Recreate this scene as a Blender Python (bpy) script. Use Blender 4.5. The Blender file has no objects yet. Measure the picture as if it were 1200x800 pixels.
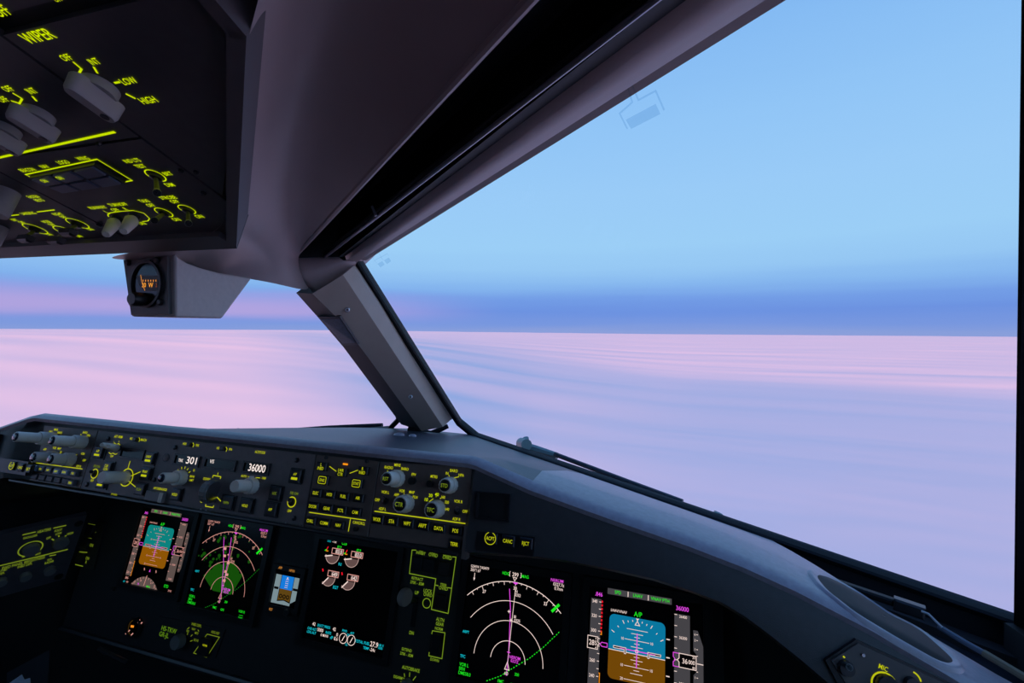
import bpy, math, random
from mathutils import Vector, Matrix, noise

random.seed(7)
SC = bpy.context.scene
COL = SC.collection

# ------------------------------------------------------------------ camera
FPX = 560.0                      # focal length in pixels of the 1200 x 800 frame
YAW, ROLL, HOR = math.radians(16.9), 0.0165, 385.0
EYE = Vector((0.53, 0.0, 1.20))  # first officer's eye; aircraft centre line is x = 0
_R = Vector((math.cos(YAW), math.sin(YAW), 0)); _F = Vector((-math.sin(YAW), math.cos(YAW), 0)); _Z = Vector((0, 0, 1))
RC = _R*math.cos(ROLL) + _Z*math.sin(ROLL)
UC = -_R*math.sin(ROLL) + _Z*math.cos(ROLL)
cam_d = bpy.data.cameras.new('camera'); cam = bpy.data.objects.new('camera', cam_d); COL.objects.link(cam)
cam.matrix_world = Matrix(((RC.x, UC.x, -_F.x, EYE.x), (RC.y, UC.y, -_F.y, EYE.y), (RC.z, UC.z, -_F.z, EYE.z), (0, 0, 0, 1)))
cam_d.sensor_width = 36.0; cam_d.lens = FPX/1200*36; cam_d.shift_y = -(400-HOR)/1200
cam_d.clip_start = 0.01; cam_d.clip_end = 500000
SC.camera = cam

# ------------------------------------------------------------------ sky, sun, exposure
def lin(c):
    return tuple((v/255/12.92 if v/255 <= .04045 else ((v/255+.055)/1.055)**2.4) for v in c)
SC.view_settings.view_transform = 'Standard'; SC.view_settings.look = 'None'
SC.view_settings.exposure = 0.0; SC.view_settings.gamma = 1.0; SC.view_settings.use_curve_mapping = False
BANK = math.radians(0.74)       # the aircraft is banked a touch against the horizon
W = bpy.data.worlds.new('dusk_sky'); SC.world = W; W.use_nodes = True
nt = W.node_tree; nt.nodes.clear()
def N(t, tree=None, **k):
    n = (tree or nt).nodes.new(t)
    for a, b in k.items(): setattr(n, a, b)
    return n
out = N('ShaderNodeOutputWorld'); bg = N('ShaderNodeBackground'); tc = N('ShaderNodeTexCoord')
mp = N('ShaderNodeMapping'); sep = N('ShaderNodeSeparateXYZ')
mp.inputs['Rotation'].default_value = (0, BANK, 0)
nt.links.new(tc.outputs['Generated'], mp.inputs['Vector']); nt.links.new(mp.outputs['Vector'], sep.inputs[0])
SKY = [(-0.02, (150, 165, 222)), (0.0, (140, 162, 222)), (0.014, (124, 155, 226)), (0.04, (112, 150, 228)), (0.062, (118, 160, 233)), (0.09, (138, 187, 242)),
       (0.125, (154, 204, 247)), (0.17, (160, 211, 250)), (0.27, (158, 208, 251)), (0.38, (150, 202, 250)), (0.5, (138, 192, 247)), (0.62, (122, 178, 240)), (0.8, (98, 150, 222)), (1.0, (80, 126, 204))]
mr = N('ShaderNodeMapRange'); mr.inputs['From Min'].default_value = -0.02; mr.inputs['From Max'].default_value = 1.0
rp = N('ShaderNodeValToRGB'); cr = rp.color_ramp
nz = N('ShaderNodeTexNoise'); nmp = N('ShaderNodeMapping'); nmp.inputs['Scale'].default_value = (1.6, 1.6, 34)
nz.inputs['Scale'].default_value = 1.5; nz.inputs['Detail'].default_value = 3
nt.links.new(mp.outputs['Vector'], nmp.inputs['Vector']); nt.links.new(nmp.outputs['Vector'], nz.inputs['Vector'])
wob = N('ShaderNodeMath', operation='MULTIPLY_ADD'); wob.inputs[1].default_value = 0.022; 
off = N('ShaderNodeMath', operation='SUBTRACT'); off.inputs[1].default_value = 0.011
nt.links.new(nz.outputs['Fac'], wob.inputs[0]); nt.links.new(sep.outputs['Z'], wob.inputs[2])
nt.links.new(wob.outputs[0], off.inputs[0]); nt.links.new(off.outputs[0], mr.inputs['Value'])
while len(cr.elements) < len(SKY): cr.elements.new(0.5)
for el, (z, c) in zip(cr.elements, SKY):
    el.position = (z+0.02)/1.02; el.color = (*lin(c), 1)
nt.links.new(mr.outputs[0], rp.inputs[0])
bg.inputs['Strength'].default_value = 1.0
# rose belt low in the sky to the left of the nose
bz_ = N('ShaderNodeMapRange', interpolation_type='SMOOTHSTEP'); bz_.inputs['From Min'].default_value = .008; bz_.inputs['From Max'].default_value = .036
bz2 = N('ShaderNodeMapRange', interpolation_type='SMOOTHSTEP'); bz2.inputs['From Min'].default_value = .085; bz2.inputs['From Max'].default_value = .04
bx_ = N('ShaderNodeMapRange', interpolation_type='SMOOTHSTEP'); bx_.inputs['From Min'].default_value = -.28; bx_.inputs['From Max'].default_value = -.72
nt.links.new(off.outputs[0], bz_.inputs['Value']); nt.links.new(off.outputs[0], bz2.inputs['Value']); nt.links.new(sep.outputs['X'], bx_.inputs['Value'])
m1 = N('ShaderNodeMath', operation='MULTIPLY'); m2 = N('ShaderNodeMath', operation='MULTIPLY'); m3 = N('ShaderNodeMath', operation='MULTIPLY'); m3.inputs[1].default_value = .75
nt.links.new(bz_.outputs[0], m1.inputs[0]); nt.links.new(bz2.outputs[0], m1.inputs[1]); nt.links.new(m1.outputs[0], m2.inputs[0]); nt.links.new(bx_.outputs[0], m2.inputs[1]); nt.links.new(m2.outputs[0], m3.inputs[0])
mxr = N('ShaderNodeMix', data_type='RGBA'); nt.links.new(m3.outputs[0], mxr.inputs[0]); nt.links.new(rp.outputs['Color'], mxr.inputs[6]); mxr.inputs[7].default_value = (*lin((196, 172, 226)), 1)
nt.links.new(mxr.outputs[2], bg.inputs['Color']); nt.links.new(bg.outputs[0], out.inputs[0])

sun_d = bpy.data.lights.new('low_sun', 'SUN'); sun = bpy.data.objects.new('low_sun', sun_d); COL.objects.link(sun)
sun_d.energy = 16.0; sun_d.color = (1.0, 0.30, 0.10); sun_d.angle = math.radians(3)
SUN_EL, SUN_AZ = math.radians(5.5), math.radians(180)     # behind the aircraft, clockwise from the nose
sdir = Vector((math.sin(SUN_AZ)*math.cos(SUN_EL), math.cos(SUN_AZ)*math.cos(SUN_EL), math.sin(SUN_EL)))
sun.rotation_euler = sdir.to_track_quat('Z', 'Y').to_euler()

# ------------------------------------------------------------------ helpers
def ray(px, py): return RC*((px-600)/FPX) + _F + UC*((HOR-py)/FPX)
def at(px, py, t): return EYE + ray(px, py)*t
def proj(P):
    d = Vector(P)-EYE; z = d.dot(_F); return (600+FPX*d.dot(RC)/z, HOR-FPX*d.dot(UC)/z)
class Plane:
    """a flat panel in the place: local x across, y up the panel, z out of its face"""
    def __init__(s, P, ex, ey):
        s.P = Vector(P); s.ex = Vector(ex).normalized(); s.ez = s.ex.cross(Vector(ey)).normalized(); s.ey = s.ez.cross(s.ex)
        s.M = Matrix(((s.ex.x, s.ey.x, s.ez.x, s.P.x), (s.ex.y, s.ey.y, s.ez.y, s.P.y), (s.ex.z, s.ey.z, s.ez.z, s.P.z), (0, 0, 0, 1)))
    def world(s, px, py, h=0.0):
        d = ray(px, py); P = s.P + s.ez*h
        return EYE + d*((P-EYE).dot(s.ez)/d.dot(s.ez))
    def uv(s, px, py, h=0.0):
        q = s.world(px, py, h)-s.P; return (q.dot(s.ex), q.dot(s.ey))
    def p3(s, px, py, h=0.0):
        u, v = s.uv(px, py, h); return (u, v, h)
    def scale(s, px, py):           # metres per pixel, up the panel
        P = s.world(px, py); return .002/(Vector(proj(P+s.ey*.001))-Vector(proj(P-s.ey*.001))).length

    def sx(s, px, py):              # metres per pixel, across the panel
        P = s.world(px, py); return .002/(Vector(proj(P+s.ex*.001))-Vector(proj(P-s.ex*.001))).length
MATS = {}
def mat(name, col, rough=.5, metal=0., grain=0.0, gscale=60., bump=0., bscale=300., spec=.5, coat=0.):
    if name in MATS: return MATS[name]
    m = bpy.data.materials.new(name); m.use_nodes = True; t = m.node_tree; b = t.nodes['Principled BSDF']
    b.inputs['Base Color'].default_value = (*col, 1); b.inputs['Roughness'].default_value = rough; b.inputs['Metallic'].default_value = metal
    b.inputs['Specular IOR Level'].default_value = spec; b.inputs['Coat Weight'].default_value = coat
    if grain or bump: co = N('ShaderNodeTexCoord', t)
    if grain:
        n1 = N('ShaderNodeTexNoise', t); n1.inputs['Scale'].default_value = gscale; n1.inputs['Detail'].default_value = 5
        r = N('ShaderNodeValToRGB', t); t.links.new(co.outputs['Object'], n1.inputs['Vector']); t.links.new(n1.outputs['Fac'], r.inputs[0])
        r.color_ramp.elements[0].position = .3; r.color_ramp.elements[1].position = .7
        r.color_ramp.elements[0].color = (*[c*(1-grain) for c in col], 1); r.color_ramp.elements[1].color = (*[min(1, c*(1+grain)) for c in col], 1)
        t.links.new(r.outputs[0], b.inputs['Base Color'])
    if bump:
        n2 = N('ShaderNodeTexNoise', t); n2.inputs['Scale'].default_value = bscale; n2.inputs['Detail'].default_value = 3
        bp = N('ShaderNodeBump', t); bp.inputs['Strength'].default_value = bump; bp.inputs['Distance'].default_value = .001
        t.links.new(co.outputs['Object'], n2.inputs['Vector']); t.links.new(n2.outputs['Fac'], bp.inputs['Height']); t.links.new(bp.outputs[0], b.inputs['Normal'])
    MATS[name] = m; return m
def glow(name, srgb, k=1.0):
    if name in MATS: return MATS[name]
    m = bpy.data.materials.new(name); m.use_nodes = True; t = m.node_tree; t.nodes.clear()
    o = N('ShaderNodeOutputMaterial', t); e = N('ShaderNodeEmission', t); e.inputs[0].default_value = (*lin(srgb), 1); e.inputs[1].default_value = k
    t.links.new(e.outputs[0], o.inputs[0]); m.cycles.emission_sampling = 'NONE'
    MATS[name] = m; return m
def glass_mat(name, tint, refl):
    m = bpy.data.materials.new(name); m.use_nodes = True; t = m.node_tree; t.nodes.clear()
    o = N('ShaderNodeOutputMaterial', t); mx = N('ShaderNodeMixShader', t); tr = N('ShaderNodeBsdfTransparent', t); g = N('ShaderNodeBsdfGlossy', t)
    tr.inputs[0].default_value = (*tint, 1); g.inputs['Roughness'].default_value = 0.02; mx.inputs[0].default_value = refl
    t.links.new(tr.outputs[0], mx.inputs[1]); t.links.new(g.outputs[0], mx.inputs[2]); t.links.new(mx.outputs[0], o.inputs[0])
    MATS[name] = m; return m

LINER = mat('liner_plastic', (.37, .29, .285), .42, grain=.06, gscale=9, bump=.08, bscale=900)
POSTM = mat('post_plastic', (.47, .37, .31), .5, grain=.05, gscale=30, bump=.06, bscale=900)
SHELL = mat('hull_lining', (.32, .28, .27), .8, grain=.1, gscale=6)
DARKW = mat('dark_sidewall', (.02, .019, .022), .8, grain=.1, gscale=6)
FLOORM = mat('floor_carpet', (.06, .055, .06), .9, grain=.2, gscale=40)
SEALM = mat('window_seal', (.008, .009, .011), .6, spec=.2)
SHADE = mat('glareshield_cover', (.31, .28, .33), .36, grain=.12, gscale=160, bump=.25, bscale=1200, spec=.8)
FACEM = mat('panel_face', (.165, .138, .138), .5, grain=.08, gscale=120, bump=.05, bscale=1500)
OHFACE = mat('overhead_face', (.075, .064, .068), .5, grain=.08, gscale=120)
MAINP = mat('main_panel_face', (.022, .021, .024), .6, grain=.1, gscale=80)
BLACKP = mat('black_plastic', (.010, .010, .012), .38)
KEYM = mat('key_cap', (.014, .014, .017), .35)
KNOBM = mat('grey_knob', (.82, .75, .66), .45, grain=.04, gscale=200)
KNOBS = mat('side_knob', (.34, .34, .36), .5)
KNOBD = mat('dim_grey_knob', (.20, .20, .20), .5)
METAL = mat('bare_metal', (.45, .45, .47), .28, metal=1.)
SCREW = mat('dark_screw', (.05, .05, .055), .35, metal=.6)
RAILM = mat('rail_metal', (.30, .29, .33), .3, metal=.6)
PAPER = mat('paper', (.55, .62, .75), .8, grain=.04)
SCREENM = mat('screen_glass', (.004, .003, .004), .18, spec=.3)
SCREENB = mat('warm_screen_glass', (.012, .006, .004), .2, spec=.3)
LEG = glow('backlit_legend', (192, 198, 20), .92)
LEGD = glow('dim_backlit_legend', (120, 140, 30), .8)
LEGB = glow('bright_backlit_legend', (200, 224, 0), .95)
DIGIT = glow('readout_digit', (255, 238, 232), 1.0)
CG = {'white': (238, 214, 205), 'green': (30, 225, 35), 'mag': (225, 75, 225), 'cyan': (20, 190, 205), 'sky': (10, 118, 158), 'gnd': (112, 70, 8), 'grey': (68, 66, 70),
      'red': (235, 20, 40), 'amber': (240, 140, 20), 'black': (6, 5, 6), 'tsky': (12, 128, 124), 'tgnd': (140, 84, 6), 'tgrey': (92, 78, 74), 'terr': (20, 74, 10), 'bsky': (20, 120, 215), 'bgnd': (92, 66, 20),
      'bgrey': (120, 140, 146), 'dwhite': (190, 160, 152), 'brown': (96, 74, 72), 'pale': (215, 150, 140), 'dgreen': (20, 130, 25), 'orange': (255, 150, 40)}
def C(k): return glow('display_'+k, CG[k], 1.0)

def mesh(name, vf, m=None, smooth=False):
    me = bpy.data.meshes.new(name); me.from_pydata([tuple(v) for v in vf[0]], [], vf[1]); me.update()
    if m: me.materials.append(m)
    if smooth:
        me.polygons.foreach_set('use_smooth', [True]*len(me.polygons)); me.set_sharp_from_angle(angle=math.radians(smooth if smooth is not True else 38))
    return me
def link(name, me, parent=None, loc=None, rot=None, mw=None):
    o = bpy.data.objects.new(name, me); COL.objects.link(o)
    if parent: o.parent = parent
    if mw is not None: o.matrix_local = mw
    if loc is not None: o.location = loc
    if rot is not None: o.rotation_euler = rot
    return o
def obj(name, vf, m, parent=None, loc=None, rot=None, smooth=False):
    return link(name, mesh(name, vf, m, smooth), parent, loc, rot)
def tag(o, label, cat, group=None, kind=None):
    o['label'] = label; o['category'] = cat
    if group: o['group'] = group
    if kind: o['kind'] = kind
    return o
def struct(o, label=None, cat=None):
    o['kind'] = 'structure'
    if label: o['label'] = label
    if cat: o['category'] = cat
    return o
def thing(name, label, cat, M=None, group=None):
    o = bpy.data.objects.new(name, None); COL.objects.link(o); o.empty_display_size = .02
    if M is not None: o.matrix_world = M
    return tag(o, label, cat, group)
def join(*gs):
    V, Fc = [], []
    for v, f in gs:
        k = len(V); V += [tuple(p) for p in v]; Fc += [tuple(i+k for i in q) for q in f]
    return V, Fc
def move(g, dx=0, dy=0, dz=0, rz=0, s=1):
    c, n = math.cos(rz)*s, math.sin(rz)*s
    return [(v[0]*c-v[1]*n+dx, v[0]*n+v[1]*c+dy, v[2]*s+dz) for v in g[0]], g[1]
def less(g, o): return [(v[0]-o[0], v[1]-o[1], v[2]-o[2]) for v in g[0]], g[1]
def xf(g, M): return [tuple(M @ Vector(v)) for v in g[0]], g[1]
def box(x0, x1, y0, y1, z0, z1):
    v = [(x0, y0, z0), (x1, y0, z0), (x1, y1, z0), (x0, y1, z0), (x0, y0, z1), (x1, y0, z1), (x1, y1, z1), (x0, y1, z1)]
    return v, [(3, 2, 1, 0), (4, 5, 6, 7), (0, 1, 5, 4), (1, 2, 6, 5), (2, 3, 7, 6), (3, 0, 4, 7)]
def cap(w, h, d, c=.0008, z0=0.):       # a key: box with a chamfered front
    a, b = w/2, h/2
    v = [(-a, -b, z0), (a, -b, z0), (a, b, z0), (-a, b, z0), (-a, -b, d-c), (a, -b, d-c), (a, b, d-c), (-a, b, d-c),
         (-a+c, -b+c, d), (a-c, -b+c, d), (a-c, b-c, d), (-a+c, b-c, d)]
    f = [(3, 2, 1, 0)]
    for k in (0, 4):
        for i in range(4): j = (i+1) % 4; f.append((k+i, k+j, k+4+j, k+4+i))
    return v, f+[(8, 9, 10, 11)]
def prism(poly, z0, z1):
    n = len(poly); v = [(p[0], p[1], z0) for p in poly]+[(p[0], p[1], z1) for p in poly]
    area = sum(poly[i][0]*poly[(i+1) % n][1]-poly[(i+1) % n][0]*poly[i][1] for i in range(n))
    f = [tuple(range(n-1, -1, -1)), tuple(range(n, 2*n))]+[(i, (i+1) % n, n+(i+1) % n, n+i) for i in range(n)]
    if area < 0: f = [tuple(reversed(q)) for q in f]
    return v, f
def lathe(prof, n=20, ribs=0, depth=.06):
    v, f = [], []
    for r, z in prof:
        for i in range(n):
            a = 2*math.pi*i/n; rr = r*(1-depth*(i % 2)) if ribs else r
            v.append((rr*math.cos(a), rr*math.sin(a), z))
    for k in range(len(prof)-1):
        for i in range(n): j = (i+1) % n; f.append((k*n+i, k*n+j, (k+1)*n+j, (k+1)*n+i))
    f.append(tuple(reversed(range(n)))); f.append(tuple(range((len(prof)-1)*n, len(prof)*n)))
    return v, f
def ring(r0, r1, z0, z1, n=28, a0=0, a1=2*math.pi, sx=1.0):
    full = abs(a1-a0) > 6.28; m = n if full else n+1; v, f = [], []
    for i in range(m):
        a = a0+(a1-a0)*i/n; c, s = math.cos(a)*sx, math.sin(a)
        v += [(r0*c, r0*s, z0), (r1*c, r1*s, z0), (r1*c, r1*s, z1), (r0*c, r0*s, z1)]
    for i in range(n):
        a, b = 4*i, 4*((i+1) % m)
        for k in range(4): f.append((a+k, b+k, b+(k+1) % 4, a+(k+1) % 4))
    if not full: f += [(0, 1, 2, 3), (4*m-1, 4*m-2, 4*m-3, 4*m-4)]
    return v, f
def stroke(pts, w, z=0., closed=False):
    n = len(pts); v, f = [], []
    for i in range(n):
        p = Vector(pts[i][:2]); a = Vector(pts[i-1][:2]) if (i or closed) else p; b = Vector(pts[(i+1) % n][:2]) if (i < n-1 or closed) else p
        d1, d2 = (p-a), (b-p); d1 = d1.normalized() if d1.length else d2.normalized(); d2 = d2.normalized() if d2.length else d1
        t = (d1+d2); t = t.normalized() if t.length > 1e-6 else d1
        k = max(.5, t.dot(d1)); nn = Vector((-t.y, t.x))*(w/2/k)
        v += [(p.x+nn.x, p.y+nn.y, z), (p.x-nn.x, p.y-nn.y, z)]
    for i in range(n if closed else n-1):
        a, b = 2*i, 2*((i+1) % n); f.append((a+1, b+1, b, a))
    return v, f
def fan(poly, z=0.):
    n = len(poly); area = sum(poly[i][0]*poly[(i+1) % n][1]-poly[(i+1) % n][0]*poly[i][1] for i in range(n))
    idx = tuple(range(n)); return [(p[0], p[1], z) for p in poly], [idx if area > 0 else idx[::-1]]
def arc(cx, cy, r, a0, a1, n=24): # angles in degrees clockwise from up
    return [(cx+r*math.sin(math.radians(a0+(a1-a0)*i/n)), cy+r*math.cos(math.radians(a0+(a1-a0)*i/n))) for i in range(n+1)]
def rrect(x0, x1, y0, y1, r, n=5):
    p = []
    for cx, cy, a in ((x1-r, y1-r, 0), (x1-r, y0+r, 90), (x0+r, y0+r, 180), (x0+r, y1-r, 270)): p += arc(cx, cy, r, a, a+90, n)
    return p
def tube(pts, r, n=10, caps=True):
    pts = [Vector(p) for p in pts]; v, f = [], []; up = None
    for i, p in enumerate(pts):
        d = (pts[min(i+1, len(pts)-1)]-pts[max(i-1, 0)]).normalized()
        if up is None: up = d.orthogonal().normalized()
        up = (up-d*up.dot(d)).normalized(); s = d.cross(up); rr = r[i] if isinstance(r, (list, tuple)) else r
        for k in range(n):
            a = 2*math.pi*k/n; v.append(tuple(p+up*math.cos(a)*rr+s*math.sin(a)*rr))
    for i in range(len(pts)-1):
        for k in range(n): j = (k+1) % n; f.append((i*n+k, i*n+j, (i+1)*n+j, (i+1)*n+k))
    if caps: f.append(tuple(reversed(range(n)))); f.append(tuple(range((len(pts)-1)*n, len(pts)*n)))
    return v, f
def grid(rows):
    n = len(rows[0]); v = [tuple(p) for r in rows for p in r]; f = []
    for i in range(len(rows)-1):
        for j in range(n-1): f.append((i*n+j, i*n+j+1, (i+1)*n+j+1, (i+1)*n+j))
    return v, f
def slab(pts, thick):               # a flat sheet given by world points, thickened along its normal (away from the eye)
    P = [Vector(p) for p in pts]; c = sum(P, Vector())/len(P); n = (P[1]-P[0]).cross(P[2]-P[0]).normalized()
    if n.dot(c-EYE) < 0: n = -n
    m = len(P); v = [tuple(p) for p in P]+[tuple(p+n*thick) for p in P]
    f = [tuple(range(m)), tuple(range(2*m-1, m-1, -1))]+[(i, m+i, m+(i+1) % m, (i+1) % m) for i in range(m)]
    return v, f

_TX = {}
def text_geo(s):
    if s in _TX: return _TX[s]
    cu = bpy.data.curves.new('lettering', 'FONT'); cu.body = s; cu.resolution_u = 3; cu.size = 1; cu.offset = .010
    o = bpy.data.objects.new('lettering', cu); me = bpy.data.meshes.new_from_object(o)
    v = [tuple(p.co) for p in me.vertices]; f = [tuple(p.vertices) for p in me.polygons]
    bpy.data.objects.remove(o); bpy.data.curves.remove(cu); bpy.data.meshes.remove(me)
    xs = [p[0] for p in v] or [0, 1]
    cx, CH = (min(xs)+max(xs))/2, .70
    _TX[s] = ([((p[0]-cx)/CH, p[1]/CH-.5, 0) for p in v], f); return _TX[s]
def text(s, x, y, h, z=0., cond=.8, al=0, w=None, rz=0.):
    """flat lettering, cap height h, centred on (x, y); al -1 starts at x, +1 ends at x"""
    v, f = text_geo(s); xs = [p[0] for p in v]; half = (max(xs)-min(xs))/2
    k = cond*h if w is None else w/(2*half)
    c, n = math.cos(rz), math.sin(rz); sh = -al*half*k
    return [((p[0]*k+sh)*c-p[1]*h*n+x, (p[0]*k+sh)*n+p[1]*h*c+y, z) for p in v], f

# =================================================================== the place outside
DECK_Z = -420.0
def sstep(a, b, x):
    k = max(0., min(1., (x-a)/(b-a))); return k*k*(3-2*k)
def build_deck():
    nr, ns = 520, 320; v, f = [], []
    rad = [40*(130000/40)**(i/nr) for i in range(nr+1)]
    base = [0.]*ns
    for i, r in enumerate(rad):
        w = sstep(300, 800, r)*(1-sstep(6500, 10500, r)); dr = r-rad[i-1] if i else 0
        for k in range(ns):
            a = 2*math.pi*k/ns; x, y = r*math.sin(a), r*math.cos(a); th = math.degrees(a if a < math.pi else a-2*math.pi)
            lf = 1-sstep(-48, 6, th+5*noise.noise((r*.0004, a*3, 2))) if abs(th) < 120 else .5     # invented swell: its tilt puts more sun left of the nose, less right
            base[k] += (.042*lf-.048*(1-lf))*w*dr
            st = noise.fractal(Vector((x*.00016+y*.00004, y*.00075, 0)), 1.0, 2.0, 3)*(9*lf+2.5)*sstep(300, 1500, r)
            far = noise.fractal(Vector((x*.00011, y*.00042, 7)), 1.0, 2.0, 3)*30*sstep(6000, 13000, r)
            rip = noise.noise(Vector((x*.0035, y*.010, 3)))*.35*sstep(700, 1300, r)*(1-sstep(3000, 6000, r))
            v.append((x, y, base[k]+st+far+rip))
    for i in range(nr):
        for k in range(ns): j = (k+1) % ns; f.append((i*ns+k, (i+1)*ns+k, (i+1)*ns+j, i*ns+j))
    f.append(tuple(range(ns-1, -1, -1)))
    o = obj('cloud_deck', (v, f), mat('cloud', (.95, .95, .95), 1.0, spec=0.), smooth=180)
    o.location = (0, 0, DECK_Z); o.rotation_euler = (0, -BANK, 0)
    tag(o, 'pink and lavender sea of cloud spreading below to the horizon', 'clouds', kind='stuff')
build_deck()

# =================================================================== hull and windows
def rel(x, y, z): return EYE+Vector((x, y, z))
def mir(p): return Vector((-p[0], p[1], p[2]))
pA, pB, pD = at(545, 506, 1.07), at(418, 306, .80), at(1188, 730, .55)
GP = Plane(pA, pD-pA, pB-pA)                     # plane of the right windshield
pT = rel(.150, .264, .222); pT = pT-GP.ez*(pT-GP.P).dot(GP.ez)
OUT = GP.ez if GP.ez.dot(GP.P-EYE) > 0 else -GP.ez
pD2, pT2 = rel(.60, -.45, -.33), rel(.36, -.60, .30)
pE, pE2 = rel(.60, -1.5, -.33), rel(.40, -1.5, .34)
GLASS = glass_mat('windshield_glass', (.985, .99, 1.0), .018)
HEAT = glass_mat('heater_trace', (.80, .88, .95), .06)
def window(name, pts, label, mirror=False):
    pts = [mir(p) for p in pts] if mirror else pts
    w = thing(name, label, 'window', Matrix.Translation(sum(pts, Vector())/len(pts))); struct(w)
    c = w.location.copy()
    L = [p-c for p in pts]; n = (L[1]-L[0]).cross(L[2]-L[0]).normalized()
    if n.dot(c-EYE) < 0: n = -n
    def ex(k):                     # outline moved outwards in its own plane
        o = []
        for i in range(len(L)):
            a, b, d = L[i-1], L[i], L[(i+1) % len(L)]
            o.append(b+((b-a).normalized()-(d-b).normalized()).normalized()*k)
        return o
    big = ex(.006); m = len(L)
    v = [tuple(p+n*.002) for p in big]+[tuple(p+n*.014) for p in big]
    obj('pane', (v, [tuple(range(m)), tuple(range(2*m-1, m-1, -1))]+[(i, m+i, m+(i+1) % m, (i+1) % m) for i in range(m)]), GLASS, w)
    outer = ex(.011); v = []; f = []
    for k in range(m):
        v += [tuple(L[k]-n*.001), tuple(L[k]+n*.003), tuple(outer[k]+n*.016), tuple(outer[k]-n*.003)]
    for k in range(m):
        a, b = 4*k, 4*((k+1) % m)
        for q in range(4): f.append((a+q, a+(q+1) % 4, b+(q+1) % 4, b+q))
    obj('seal', (v, f), SEALM, w)
    return w
# the glass corner at the foot of the centre post is rounded
r1, r2 = GP.world(539, 497), GP.world(556, 511)
win1 = window('window_1', [r1, r2, pD, pT, pB], 'large right windshield with black seal looking onto blue sky')
SH = Vector((-.075, 0, 0))
window('window_2', [r1+SH, r2+SH, pD, pT, pB+SH], 'left windshield beyond the compass and the centre post', True)
window('window_3', [pD+Vector((.02, -.05, 0)), pD2, pT2, pT+Vector((.03, -.05, 0))], 'right side window aft of the windshield post')
window('window_4', [pD+Vector((.02, -.05, 0)), pD2, pT2, pT+Vector((.03, -.05, 0))], 'left side window aft of the windshield post', True)
# heater wires and sensors inside the right pane
Mp = Matrix.Translation(-win1.location) @ GP.M
sgn = 1 if OUT.dot(GP.ez) > 0 else -1
def trace(name, px, w, closed=False, fill=False):
    u = [GP.uv(*p) for p in px]
    g = fan(u, 0) if fill else stroke(u, w, 0, closed)
    o = obj(name, xf(([(a, b, sgn*.0015) for a, b, _ in g[0]], g[1]), Mp), HEAT, win1)
    o['label'] = 'faint heater trace in the glass'
zp = lambda a, b: (680+a*.125, 70+b*.125)
trace('heater_wire', [zp(435, 250), zp(480, 405), zp(362, 510), zp(435, 655)], .0014)
trace('heater_wire', [zp(478, 240), zp(538, 385), zp(700, 298), zp(780, 480)], .0014)
trace('heater_sensor', [zp(420, 570), zp(700, 420), zp(745, 515), zp(470, 655)], 0, fill=True)
zq = lambda a, b: (400+a*.2, 260+b*.2)
for dx, dy in ((0, 0), (38, -20)):
    trace('heater_wire', [zq(165+dx, 178+dy), zq(192+dx, 232+dy)], .0008)
    trace('heater_wire', [zq(207+dx, 248+dy), zq(190+dx, 230+dy), zq(228+dx, 208+dy), zq(236+dx, 222+dy)], .0008)
    trace('heater_sensor', [zq(208+dx, 248+dy), zq(236+dx, 232+dy), zq(250+dx, 252+dy), zq(226+dx, 270+dy)], 0, fill=True)

# walls, roof, floor
RZ, FZ = EYE.z+.50, 0.0
def up(p): return Vector((p.x, p.y, RZ))
def low(p): return Vector((p.x, p.y, FZ))
for side, fn in (('right', lambda p: p), ('left', mir)):
    V, Fc = [], []
    def quad(*ps):
        k = len(V); V.extend(tuple(fn(p)) for p in ps); Fc.append(tuple(range(k, k+len(ps))))
    e = Vector((0, .02, 0))
    quad(pD, pD2, low(pD2), low(pD)); quad(pD2, pE, low(pE), low(pD2)); quad(pD2, pT2, pE2, pE)
    o = obj('wall_'+side, (V, Fc), DARKW); struct(o)
    sm = o.modifiers.new('thickness', 'SOLIDIFY'); sm.thickness = .02; sm.offset = 0
q = [mir(pA), pA, low(pA), low(mir(pA))]
V = []; Fc = []
for ps in ((mir(pA), pA, low(pA), low(mir(pA))), (pA, pD, low(pD), low(pA)), (mir(pD), mir(pA), low(mir(pA)), low(mir(pD)))):
    k = len(V); V += [tuple(p-Vector((0, 0, .03)) if p.z > .1 else p) for p in ps]; Fc.append((k, k+1, k+2, k+3))
o = obj('wall_front', (V, Fc), DARKW); struct(o); o.modifiers.new('thickness', 'SOLIDIFY').thickness = .02
o = obj('wall_back', ([tuple(p) for p in (low(pE), up(pE), up(mir(pE)), low(mir(pE)))], [(0, 1, 2, 3)]), SHELL); struct(o); o.modifiers.new('thickness', 'SOLIDIFY').thickness = .02
o = obj('floor', box(-1.25, 1.25, -1.55, 1.2, -.03, 0), FLOORM); struct(o)
# ceiling: roof slab, its rim down to the window heads
V, Fc = [], []
rim = [mir(pE2), mir(pT2), mir(pT), mir(pB), pB, pT, pT2, pE2]
off_ = Vector((0, 0, .004))
for p in rim: V.append(tuple(p+off_)); V.append(tuple(up(p)))
for i in range(len(rim)-1): Fc.append((2*i, 2*i+2, 2*i+3, 2*i+1))
Fc.append(tuple(2*i+1 for i in range(len(rim))))
roof = obj('ceiling', (V, Fc), SHELL); struct(roof); roof.modifiers.new('thickness', 'SOLIDIFY').thickness = .02

# ---- overhead plane (falls towards the nose)
OA = math.radians(20)
OP = Plane(at(262, 275, .415), (1, 0, 0), (0, -math.cos(OA), math.sin(OA)))
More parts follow.
